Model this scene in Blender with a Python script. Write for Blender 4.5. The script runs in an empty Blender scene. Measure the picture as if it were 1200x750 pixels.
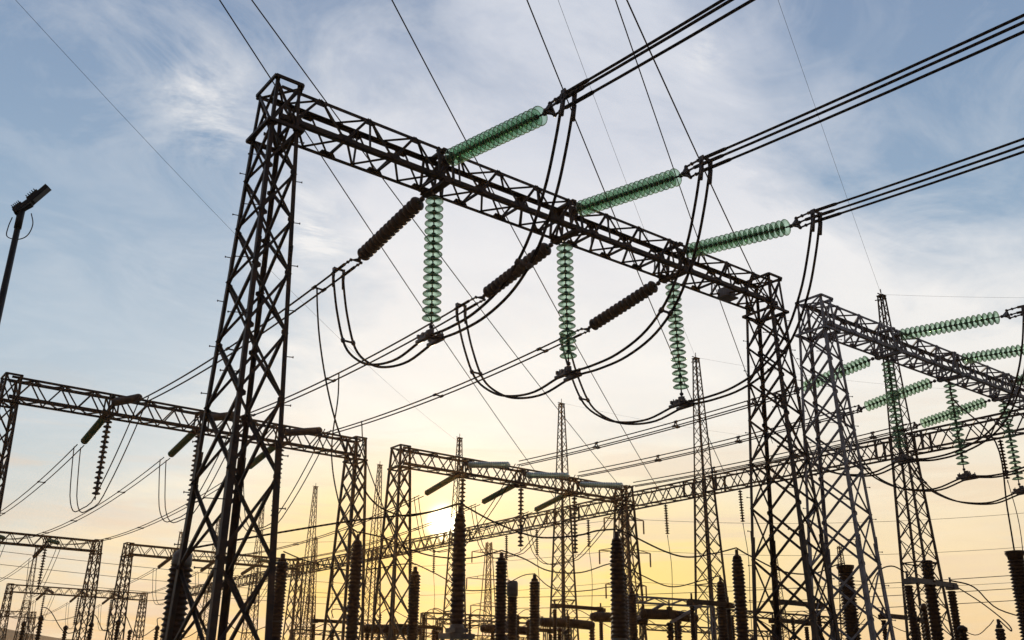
import bpy, math, random
from mathutils import Vector, Matrix
R = math.radians
random.seed(4)

# ---------------------------------------------------------------- camera
scene = bpy.context.scene
CAM = Vector((-7.575, -19.44, 1.7))
PITCH, AZ, ROLL, FPX = 0.3742, 0.9167, 0.0097, 1119.99
SH, CH = math.sin(AZ), math.cos(AZ)
fwd = Vector((CH * math.cos(PITCH), SH * math.cos(PITCH), math.sin(PITCH)))
right = Vector((SH, -CH, 0.0))
up = right.cross(fwd).normalized()
r2 = right * math.cos(ROLL) + up * math.sin(ROLL)
u2 = up * math.cos(ROLL) - right * math.sin(ROLL)
cam_data = bpy.data.cameras.new('camera')
cam_data.sensor_width = 36.0
cam_data.lens = 36.0 * FPX / 1200.0
cam_data.clip_start = 0.1
cam_data.clip_end = 12000
cam = bpy.data.objects.new('camera', cam_data)
scene.collection.objects.link(cam)
m = Matrix((r2, u2, -fwd)).transposed().to_4x4()
m.translation = CAM
cam.matrix_world = m
scene.camera = cam

# ---------------------------------------------------------------- sky, sun, exposure
SUN_DIR = Vector((0.5454, 0.8224, 0.1639)).normalized()
SUN_ELEV = math.asin(SUN_DIR.z)
SUN_AZ = math.atan2(SUN_DIR.x, SUN_DIR.y)          # clockwise from +Y
world = bpy.data.worlds.new('World')
scene.world = world
world.use_nodes = True
WN, WL = world.node_tree.nodes, world.node_tree.links
WN.clear()
def wn(t, **kw):
    n = WN.new(t)
    for k, v in kw.items(): setattr(n, k, v)
    return n
def wm(op, a, b=None, c=None, clamp=False):
    n = wn('ShaderNodeMath', operation=op, use_clamp=clamp)
    for i, x in enumerate((a, b, c)):
        if x is None: continue
        if isinstance(x, (int, float)): n.inputs[i].default_value = x
        else: WL.new(x, n.inputs[i])
    return n.outputs[0]
def wmix(f, a, b, mode='MIX', clampres=False):
    n = wn('ShaderNodeMix', data_type='RGBA', blend_type=mode)
    n.clamp_factor = True
    for s, x in ((n.inputs[0], f), (n.inputs[6], a), (n.inputs[7], b)):
        if isinstance(x, (int, float)): s.default_value = x
        elif isinstance(x, tuple): s.default_value = x + (1,) if len(x) == 3 else x
        else: WL.new(x, s)
    return n.outputs[2]
tc = wn('ShaderNodeTexCoord')
sep = wn('ShaderNodeSeparateXYZ'); WL.new(tc.outputs['Generated'], sep.inputs[0])
elev = sep.outputs[2]
dot = wn('ShaderNodeVectorMath', operation='DOT_PRODUCT')
WL.new(tc.outputs['Generated'], dot.inputs[0]); dot.inputs[1].default_value = SUN_DIR
cosg = wm('MAXIMUM', dot.outputs['Value'], 0.0)
sky = wn('ShaderNodeTexSky', sky_type='NISHITA')
sky.sun_disc = False
sky.sun_elevation = SUN_ELEV
sky.sun_rotation = SUN_AZ
sky.air_density = 1.0; sky.dust_density = 1.2; sky.ozone_density = 2.2
# clouds live on a plane overhead: direction / height
den = wm('ADD', elev, 0.13)
px = wm('DIVIDE', sep.outputs[0], den); py = wm('DIVIDE', sep.outputs[1], den)
comb = wn('ShaderNodeCombineXYZ'); WL.new(px, comb.inputs[0]); WL.new(py, comb.inputs[1])
mp = wn('ShaderNodeMapping'); WL.new(comb.outputs[0], mp.inputs[0])
mp.inputs['Rotation'].default_value = (0, 0, R(35)); mp.inputs['Scale'].default_value = (0.95, 1.35, 1)
mp.inputs['Location'].default_value = (3.1, 1.7, 0)
def noise(vec, sc, det, rough, dist):
    n = wn('ShaderNodeTexNoise'); WL.new(vec, n.inputs['Vector'])
    n.inputs['Scale'].default_value = sc; n.inputs['Detail'].default_value = det
    n.inputs['Roughness'].default_value = rough; n.inputs['Distortion'].default_value = dist
    return n.outputs['Fac']
n_big = noise(mp.outputs[0], 0.9, 6, 0.55, 0.6)
n_wisp = noise(mp.outputs[0], 2.6, 9, 0.66, 1.6)
def ramp(val, stops, interp='LINEAR'):
    n = wn('ShaderNodeValToRGB'); WL.new(val, n.inputs[0])
    cr = n.color_ramp; cr.interpolation = interp
    while len(cr.elements) < len(stops): cr.elements.new(0.5)
    for e, (p, c) in zip(cr.elements, stops):
        e.position = p; e.color = tuple(c) + (1,) if len(c) == 3 else c
    return n.outputs[0]
# how much thin veil covers the blue: much near the horizon and near the sun, less overhead and to the left
left = wn('ShaderNodeVectorMath', operation='DOT_PRODUCT')
WL.new(tc.outputs['Generated'], left.inputs[0]); left.inputs[1].default_value = -right
veil_e = wm('MULTIPLY', wm('SUBTRACT', 0.70, elev), 2.1)
def pdir(px_, py_):                        # direction of a point of the sky, as seen from the yard
    X, Y = (px_ - 600) / FPX, (375 - py_) / FPX
    return (fwd + r2 * X + u2 * Y).normalized()
def lobe(px_, py_, n_, k_):
    d_ = wn('ShaderNodeVectorMath', operation='DOT_PRODUCT'); WL.new(tc.outputs['Generated'], d_.inputs[0]); d_.inputs[1].default_value = pdir(px_, py_)
    return wm('MULTIPLY', wm('POWER', wm('MAXIMUM', d_.outputs['Value'], 0.0), n_), k_)
def wsum(xs):
    t_ = xs[0]
    for x in xs[1:]: t_ = wm('ADD', t_, x)
    return t_
def wmul(g, col):
    n = wn('ShaderNodeVectorMath', operation='SCALE'); n.inputs[0].default_value = col; WL.new(g, n.inputs['Scale']); return n.outputs[0]
n_soft = noise(mp.outputs[0], 2.3, 7, 0.58, 0.5)
# thin veil over the blue: patches of open sky at the left and the upper right, cloud over the middle
veil = wsum([wm('MULTIPLY', wm('SUBTRACT', 0.62, elev), 1.55), wm('MULTIPLY', wm('SUBTRACT', n_big, 0.5), 1.5), wm('MULTIPLY', wm('SUBTRACT', n_soft, 0.5), 2.3),
             lobe(-60, 300, 22, -1.15), lobe(20, 40, 40, -.45), lobe(60, 470, 90, -.42), lobe(1100, 60, 26, -.55), lobe(1150, 180, 120, -.2), lobe(560, 20, 60, -.12),
             lobe(300, 120, 90, .32), lobe(420, 60, 140, .25), lobe(700, 250, 30, .6), lobe(620, 420, 12, .9), lobe(1100, 420, 40, .35), lobe(70, 430, 900, .25)])
veil = wm('MINIMUM', wm('MAXIMUM', veil, 0.12), 1.0)
wmask = wsum([lobe(235, 110, 1500, .45), lobe(260, 155, 3000, .35), lobe(375, 272, 3000, 1.5), lobe(345, 235, 5000, .7), lobe(200, 70, 200, .12), lobe(430, 90, 300, .22), lobe(825, 65, 6000, .8), lobe(1070, 330, 400, .25)])
wmask = wm('ADD', wmask, 0.13)
wisp = wm('MULTIPLY', wm('MULTIPLY', wm('MAXIMUM', wm('SUBTRACT', n_wisp, 0.44), 0.0), 5.5), wmask)
wisp = wm('MINIMUM', wisp, 0.85)
cloud_col = ramp(elev, [(0.0, (0.86, 0.50, 0.22)), (0.07, (0.94, 0.67, 0.34)), (0.13, (0.97, 0.81, 0.53)), (0.20, (0.95, 0.90, 0.76)),
                        (0.30, (0.93, 0.91, 0.86)), (0.42, (0.86, 0.86, 0.87)), (0.52, (0.70, 0.73, 0.80)), (0.8, (0.50, 0.56, 0.68))])
cloud_shade = wmix(wm('MULTIPLY', wm('SUBTRACT', n_soft, 0.3), 2.2, clamp=True), (0.90, 0.91, 0.94), (1.03, 1.025, 1.02))
cloud = wmix(1.0, cloud_col, cloud_shade, 'MULTIPLY')
skyb = wmix(1.0, sky.outputs[0], (0.095, 0.095, 0.095), 'MULTIPLY')
blue = wmix(0.72, skyb, ramp(elev, [(0.0, (0.60, 0.66, 0.68)), (0.2, (0.50, 0.62, 0.70)), (0.32, (0.40, 0.55, 0.69)), (0.45, (0.25, 0.41, 0.60)), (0.65, (0.19, 0.30, 0.50))]))
base = wmix(veil, blue, cloud)
base = wmix(wisp, base, (0.92, 0.91, 0.90))
# low streaky cloud banks near the horizon
mp2 = wn('ShaderNodeMapping'); WL.new(tc.outputs['Generated'], mp2.inputs[0]); mp2.inputs['Scale'].default_value = (1.6, 1.6, 15)
n_st = noise(mp2.outputs[0], 1.9, 6, 0.6, 1.0)
low = wm('MULTIPLY', wm('MAXIMUM', wm('SUBTRACT', 1.0, wm('DIVIDE', elev, 0.30)), 0.0), 1.9, clamp=True)
bank = wm('MULTIPLY', wm('MULTIPLY', wm('SUBTRACT', n_st, 0.47), 6.0, clamp=True), low)
base = wmix(wm('MULTIPLY', bank, 0.75), base, (0.80, 0.63, 0.49))
# golden band under and beside the sun, peach to the right
gold = wsum([lobe(640, 660, 50, .75), lobe(800, 640, 120, .4), lobe(400, 640, 140, .6)])
low2 = wm('MULTIPLY', wm('MAXIMUM', wm('SUBTRACT', 1.0, wm('DIVIDE', elev, 0.25)), 0.0), 1.7, clamp=True)
gold = wm('MULTIPLY', wm('MULTIPLY', gold, low2), wm('SUBTRACT', 1.0, wm('MULTIPLY', bank, 0.8)), clamp=True)
base = wmix(gold, base, (1.0, 0.76, 0.24))
peach = wm('MULTIPLY', wsum([lobe(1150, 640, 60, .55), lobe(60, 660, 200, .35)]), low, clamp=True)
base = wmix(wm('MULTIPLY', lobe(450, 630, 200, .6), low2, clamp=True), base, (1.0, 0.62, 0.17))
base = wmix(peach, base, (0.98, 0.77, 0.48))
tot = base
for p, k, col in ((30.0, 0.05, (1.0, 0.86, 0.5)), (160.0, 0.16, (1.0, 0.78, 0.28)), (1300.0, 0.42, (1.0, 0.74, 0.30)), (20000.0, 12.0, (1.0, 0.90, 0.62))):
    g = wm('MULTIPLY', wm('POWER', cosg, p), k)
    n = wn('ShaderNodeVectorMath', operation='ADD'); WL.new(tot, n.inputs[0]); WL.new(wmul(g, col), n.inputs[1]); tot = n.outputs[0]
# the side of the sky away from the sun is dusky
anti = wn('ShaderNodeVectorMath', operation='DOT_PRODUCT')
WL.new(tc.outputs['Generated'], anti.inputs[0]); anti.inputs[1].default_value = Vector((SUN_DIR.x, SUN_DIR.y, 0)).normalized()
dusk = wm('MULTIPLY', wm('ADD', anti.outputs['Value'], 0.1), 2.2, clamp=True)
tot = wmix(dusk, (0.13, 0.125, 0.14), tot)
below = wm('MULTIPLY', wm('ADD', elev, 0.02), 40.0, clamp=True)
tot = wmix(below, (0.10, 0.085, 0.07), tot)
bg = wn('ShaderNodeBackground'); WL.new(tot, bg.inputs[0]); bg.inputs[1].default_value = 1.0
wo = wn('ShaderNodeOutputWorld'); WL.new(bg.outputs[0], wo.inputs[0])

sd = bpy.data.lights.new('sun', 'SUN'); sd.energy = 2.0; sd.angle = R(0.5); sd.color = (1.0, 0.80, 0.55)
sun = bpy.data.objects.new('sun', sd); scene.collection.objects.link(sun)
sun.rotation_euler = SUN_DIR.to_track_quat('Z', 'Y').to_euler()
scene.view_settings.view_transform = 'Standard'
scene.view_settings.look = 'None'
scene.view_settings.exposure = 0.0
scene.view_settings.gamma = 1.0
scene.view_settings.use_curve_mapping = False
scene.render.resolution_x, scene.render.resolution_y = 1024, 640
scene.cycles.max_bounces = 10
scene.cycles.transmission_bounces = 10
scene.cycles.transparent_max_bounces = 32
scene.cycles.caustics_refractive = False
scene.cycles.caustics_reflective = False

# ---------------------------------------------------------------- materials
def material(name, base, rough=0.6, metal=0.0, var=None, scale=6.0, bump=0.0, transmission=0.0, spec=0.5, ior=1.5):
    mt = bpy.data.materials.new(name); mt.use_nodes = True
    N, L = mt.node_tree.nodes, mt.node_tree.links
    p = N['Principled BSDF']
    p.inputs['Roughness'].default_value = rough; p.inputs['Metallic'].default_value = metal
    p.inputs['Transmission Weight'].default_value = transmission
    p.inputs['Specular IOR Level'].default_value = spec; p.inputs['IOR'].default_value = ior
    p.inputs['Base Color'].default_value = base + (1,)
    if var:
        t = N.new('ShaderNodeTexCoord'); n = N.new('ShaderNodeTexNoise')
        n.inputs['Scale'].default_value = scale; n.inputs['Detail'].default_value = 6; n.inputs['Roughness'].default_value = 0.65
        L.new(t.outputs['Object'], n.inputs['Vector'])
        cr = N.new('ShaderNodeValToRGB'); L.new(n.outputs['Fac'], cr.inputs[0])
        cr.color_ramp.elements[0].position = 0.38; cr.color_ramp.elements[0].color = base + (1,)
        cr.color_ramp.elements[1].position = 0.66; cr.color_ramp.elements[1].color = var + (1,)
        L.new(cr.outputs[0], p.inputs['Base Color'])
        if bump:
            b = N.new('ShaderNodeBump'); b.inputs['Strength'].default_value = bump; b.inputs['Distance'].default_value = 0.02
            L.new(n.outputs['Fac'], b.inputs['Height']); L.new(b.outputs[0], p.inputs['Normal'])
    return mt
M = {
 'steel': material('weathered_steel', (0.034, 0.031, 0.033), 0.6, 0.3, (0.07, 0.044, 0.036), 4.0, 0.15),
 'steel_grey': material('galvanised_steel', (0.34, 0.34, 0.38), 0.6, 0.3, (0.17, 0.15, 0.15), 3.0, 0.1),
 'far_steel': material('far_steel', (0.10, 0.075, 0.06), 0.65, 0.2, (0.13, 0.09, 0.07), 2.0),
 'wire': material('aluminium_wire', (0.055, 0.048, 0.046), 0.9, 0.0, spec=0.1),
 'jumper': material('bare_jumper_wire', (0.05, 0.036, 0.032), 0.9, 0.0, spec=0.1),
 'fitting': material('forged_fitting', (0.09, 0.08, 0.085), 0.5, 0.5, (0.15, 0.12, 0.11), 9.0),
 'glass': None,
 'cap_metal': material('insulator_cap_metal', (0.06, 0.09, 0.07), 0.45, 0.4),
 'brown_glaze': material('brown_glazed_ceramic', (0.115, 0.085, 0.072), 0.45, 0.0, (0.08, 0.058, 0.05), 8.0),
 'dark_green': material('dark_green_glass', (0.06, 0.15, 0.07), 0.3, 0.0, (0.08, 0.19, 0.09), 6.0),
 'pale_glass': material('pale_grey_green_glass', (0.36, 0.52, 0.44), 0.3, 0.0, (0.28, 0.42, 0.35), 6.0, transmission=0.55),
 'shed_dark': material('dark_brown_porcelain', (0.035, 0.02, 0.016), 0.55, 0.0, (0.06, 0.032, 0.024), 4.0, spec=0.25),
 'shed_grey': material('grey_porcelain', (0.10, 0.09, 0.085), 0.6, 0.0, (0.14, 0.12, 0.11), 4.0),
 'tank': material('painted_tank', (0.16, 0.15, 0.14), 0.55, 0.1, (0.11, 0.09, 0.08), 4.0),
 'concrete': material('concrete', (0.28, 0.26, 0.24), 0.9, 0.0, (0.2, 0.18, 0.16), 5.0, 0.3),
 'gravel': material('gravel', (0.16, 0.14, 0.12), 0.95, 0.0, (0.09, 0.09, 0.06), 14.0, 0.6),
 'hill': material('hill_grass', (0.10, 0.11, 0.08), 0.95, 0.0, (0.07, 0.08, 0.05), 0.02),
 'lamp': material('black_lamp_housing', (0.03, 0.03, 0.032), 0.5, 0.3, (0.05, 0.045, 0.045), 8.0),
 'lens': material('lamp_glass', (0.25, 0.26, 0.27), 0.2, 0.0, spec=0.6),
}

def toughened_glass():
    """thin green toughened glass: mostly see-through face on, greener and glossier at grazing angles"""
    mt = bpy.data.materials.new('green_glass'); mt.use_nodes = True
    N, L = mt.node_tree.nodes, mt.node_tree.links; N.clear()
    out = N.new('ShaderNodeOutputMaterial'); lw = N.new('ShaderNodeLayerWeight'); lw.inputs[0].default_value = 0.5
    tr = N.new('ShaderNodeBsdfTransparent'); tr.inputs[0].default_value = (0.74, 0.86, 0.76, 1)
    tl = N.new('ShaderNodeBsdfTranslucent'); tl.inputs[0].default_value = (0.30, 0.45, 0.30, 1)
    df = N.new('ShaderNodeBsdfDiffuse'); df.inputs[0].default_value = (0.04, 0.15, 0.12, 1)
    gl = N.new('ShaderNodeBsdfGlossy'); gl.inputs[0].default_value = (0.8, 0.9, 0.82, 1); gl.inputs[1].default_value = 0.12
    a = N.new('ShaderNodeMixShader'); a.inputs[0].default_value = 0.35; L.new(tl.outputs[0], a.inputs[1]); L.new(df.outputs[0], a.inputs[2])
    b = N.new('ShaderNodeMixShader'); b.inputs[0].default_value = 0.16; L.new(a.outputs[0], b.inputs[1]); L.new(gl.outputs[0], b.inputs[2])
    r = N.new('ShaderNodeMapRange'); r.inputs[1].default_value = 0.25; r.inputs[2].default_value = 0.95; r.inputs[3].default_value = 0.07; r.inputs[4].default_value = 0.95
    L.new(lw.outputs['Facing'], r.inputs[0])
    c = N.new('ShaderNodeMixShader'); L.new(r.outputs[0], c.inputs[0]); L.new(tr.outputs[0], c.inputs[1]); L.new(b.outputs[0], c.inputs[2]); L.new(c.outputs[0], out.inputs[0])
    return mt
M['glass'] = toughened_glass()
def rim_glass():  # lens-like brightness of the disc edge put into a paler rim colour
    mt = bpy.data.materials.new('glass_rim'); mt.use_nodes = True
    N, L = mt.node_tree.nodes, mt.node_tree.links; N.clear()
    out = N.new('ShaderNodeOutputMaterial'); tr = N.new('ShaderNodeBsdfTransparent'); tr.inputs[0].default_value = (.9, .95, .85, 1)
    tl = N.new('ShaderNodeBsdfTranslucent'); tl.inputs[0].default_value = (.72, .82, .60, 1)
    gl = N.new('ShaderNodeBsdfGlossy'); gl.inputs[0].default_value = (.85, .9, .82, 1); gl.inputs[1].default_value = .1
    a = N.new('ShaderNodeMixShader'); a.inputs[0].default_value = .35; L.new(tl.outputs[0], a.inputs[1]); L.new(gl.outputs[0], a.inputs[2])
    b = N.new('ShaderNodeMixShader'); b.inputs[0].default_value = .7; L.new(tr.outputs[0], b.inputs[1]); L.new(a.outputs[0], b.inputs[2]); L.new(b.outputs[0], out.inputs[0])
    return mt
M['glass_rim'] = rim_glass()

for k_ in ('jumper', 'wire'):                # twisted strands
    N, L = M[k_].node_tree.nodes, M[k_].node_tree.links; t_ = N.new('ShaderNodeTexCoord'); w_ = N.new('ShaderNodeTexWave'); w_.bands_direction = 'DIAGONAL'; w_.inputs['Scale'].default_value = 3.2; w_.inputs['Distortion'].default_value = .6
    c_ = N.new('ShaderNodeValToRGB'); c_.color_ramp.elements[0].color = (.02, .016, .015, 1); c_.color_ramp.elements[1].color = (.11, .09, .085, 1)
    L.new(t_.outputs['Object'], w_.inputs['Vector']); L.new(w_.outputs['Fac'], c_.inputs[0]); L.new(c_.outputs[0], N['Principled BSDF'].inputs['Base Color'])

# ---------------------------------------------------------------- mesh tools
col = scene.collection
class MB:
    def __init__(s): s.v = []; s.f = []; s.sm = []
    def box(s, c, d, rot=None):
        i = len(s.v); hx, hy, hz = d[0] / 2, d[1] / 2, d[2] / 2
        for z in (-hz, hz):
            for x, y in ((-hx, -hy), (hx, -hy), (hx, hy), (-hx, hy)):
                p = Vector((x, y, z))
                if rot is not None: p = rot @ p
                s.v.append(p + Vector(c))
        for q in ((0, 3, 2, 1), (4, 5, 6, 7), (0, 1, 5, 4), (1, 2, 6, 5), (2, 3, 7, 6), (3, 0, 4, 7)):
            s.f.append([i + k for k in q]); s.sm.append(False)
    def _frame(s, a, b, ref=None):
        d = (b - a).normalized()
        r = Vector(ref) if ref is not None else (Vector((0, 0, 1)) if abs(d.z) < 0.9 else Vector((1, 0, 0)))
        x = r - d * r.dot(d)
        if x.length < 1e-4: x = d.orthogonal()
        x.normalize()
        return d, x, d.cross(x)
    def angle(s, a, b, w, t=None, ref=None, ref2=None):
        """rolled steel angle (L section) from a to b; ref / ref2 = directions of its two legs"""
        a = Vector(a); b = Vector(b); t = t or max(w * 0.14, 0.012)
        d, x, y = s._frame(a, b, ref)
        if ref2 is not None and y.dot(Vector(ref2)) < 0: y = -y
        prof = [(0, 0), (w, 0), (w, t), (t, t), (t, w), (0, w)]
        i = len(s.v)
        for e in (a, b):
            for px_, py_ in prof: s.v.append(e + x * px_ + y * py_)
        for k in range(6):
            n = (k + 1) % 6
            s.f.append([i + k, i + n, i + 6 + n, i + 6 + k]); s.sm.append(False)
        s.f.append([i, i + 1, i + 2, i + 3, i + 4, i + 5]); s.f.append([i + 11, i + 10, i + 9, i + 8, i + 7, i + 6]); s.sm += [False] * 2
    def bar(s, a, b, w, h=None, ref=None):
        a = Vector(a); b = Vector(b); h = h or w
        d, x, y = s._frame(a, b, ref); i = len(s.v)
        for e in (a, b):
            for p, q in ((-1, -1), (1, -1), (1, 1), (-1, 1)): s.v.append(e + x * p * w / 2 + y * q * h / 2)
        for k in range(4):
            n = (k + 1) % 4
            s.f.append([i + k, i + n, i + 4 + n, i + 4 + k]); s.sm.append(False)
        s.f.append([i + 3, i + 2, i + 1, i]); s.f.append([i + 4, i + 5, i + 6, i + 7]); s.sm += [False] * 2
    def tube(s, pts, r, n=8, caps=True):
        pts = [Vector(p) for p in pts]; i0 = len(s.v); x = None
        rs = r if isinstance(r, (list, tuple)) else [r] * len(pts)
        for k, p in enumerate(pts):
            d = (pts[min(k + 1, len(pts) - 1)] - pts[max(k - 1, 0)]).normalized()
            if x is None: x = d.orthogonal().normalized()
            x = (x - d * x.dot(d)).normalized(); y = d.cross(x)
            for j in range(n):
                a = 2 * math.pi * j / n
                s.v.append(p + (x * math.cos(a) + y * math.sin(a)) * rs[k])
        for k in range(len(pts) - 1):
            for j in range(n):
                a = i0 + k * n + j; b = i0 + k * n + (j + 1) % n
                s.f.append([a, b, b + n, a + n]); s.sm.append(True)
        if caps:
            s.f.append([i0 + j for j in range(n)][::-1]); s.f.append([i0 + (len(pts) - 1) * n + j for j in range(n)]); s.sm += [False] * 2
    def lathe(s, prof, o=(0, 0, 0), axis=(0, 0, 1), n=16, smooth=True, close=False):
        """profile [(radius, height)] turned about an axis through o"""
        ax = Vector(axis).normalized(); o = Vector(o)
        x = ax.orthogonal().normalized(); y = ax.cross(x); i0 = len(s.v)
        for r, h in prof:
            for j in range(n):
                a = 2 * math.pi * j / n
                s.v.append(o + ax * h + (x * math.cos(a) + y * math.sin(a)) * max(r, 1e-4))
        K = len(prof)
        for k in range(K if close else K - 1):
            for j in range(n):
                a = i0 + k * n + j; b = i0 + k * n + (j + 1) % n
                c = i0 + ((k + 1) % K) * n + (j + 1) % n; d = i0 + ((k + 1) % K) * n + j
                s.f.append([a, b, c, d]); s.sm.append(smooth)
        if not close:
            s.f.append([i0 + j for j in range(n)][::-1]); s.f.append([i0 + (K - 1) * n + j for j in range(n)]); s.sm += [False] * 2
    def plate(s, pts, t, nrm):
        """flat plate of outline pts, thickness t along nrm"""
        nrm = Vector(nrm).normalized() * t / 2; k = len(pts); i = len(s.v)
        for sg in (-1, 1):
            for p in pts: s.v.append(Vector(p) + nrm * sg)
        s.f.append([i + j for j in range(k)][::-1]); s.f.append([i + k + j for j in range(k)]); s.sm += [False] * 2
        for j in range(k):
            n = (j + 1) % k; s.f.append([i + j, i + n, i + k + n, i + k + j]); s.sm.append(False)
    def mesh(s, name, m):
        me = bpy.data.meshes.new(name); me.from_pydata([tuple(v) for v in s.v], [], s.f); me.materials.append(m)
        me.polygons.foreach_set('use_smooth', s.sm); me.update()
        return me
    def build(s, name, m, parent=None, loc=(0, 0, 0)):
        o = bpy.data.objects.new(name, s.mesh(name, m)); col.objects.link(o)
        o.location = loc
        if parent is not None: o.parent = parent
        return o
def tag(o, label, cat, group=None, kind=None):
    if label: o['label'] = label
    if cat: o['category'] = cat
    if group: o['group'] = group
    if kind: o['kind'] = kind
    return o
def empty(name, loc=(0, 0, 0), rot=None):
    o = bpy.data.objects.new(name, None); col.objects.link(o); o.location = loc; o.empty_display_size = 0.3
    if rot is not None: o.rotation_euler = rot
    return o
def copy_tree(o, parent=None):
    c = o.copy(); col.objects.link(c); c.parent = parent
    for ch in list(o.children):
        copy_tree(ch, c)
    return c

# ---------------------------------------------------------------- ground and hills
g = MB()
NS = 48
g.v.append(Vector((0, 0, 0)))
for r_ in (60, 200, 700, 2500, 6000):
    for j in range(NS):
        a = 2 * math.pi * j / NS; g.v.append(Vector((r_ * math.cos(a), r_ * math.sin(a), 0)))
for j in range(NS): g.f.append([0, 1 + j, 1 + (j + 1) % NS]); g.sm.append(False)
for k in range(4):
    for j in range(NS):
        a = 1 + k * NS + j; b = 1 + k * NS + (j + 1) % NS
        g.f.append([a, a + NS, b + NS, b]); g.sm.append(False)
tag(g.build('ground', M['gravel']), None, None, kind='structure')
h = MB(); n = 90; rows = [(1500, 0.0), (1750, 0.55), (2000, 1.0), (2300, 0.7), (2700, -0.02)]
for r_, k_ in rows:
    for j in range(n + 1):
        a = R(10) + R(150) * j / n
        hh = 52 + 45 * math.exp(-((math.degrees(a) - 84) / 9.0) ** 2) + 12 * math.sin(a * 11) + 6 * math.sin(a * 31 + 1)
        h.v.append(Vector((CAM.x + r_ * math.cos(a), CAM.y + r_ * math.sin(a), hh * k_ * 1.15 - (2 if k_ <= 0 else 0))))
for k in range(len(rows) - 1):
    for j in range(n):
        a = k * (n + 1) + j; h.f.append([a, a + 1, a + n + 2, a + n + 1]); h.sm.append(True)
tag(h.build('hills', M['hill']), None, None, kind='structure')

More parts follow.
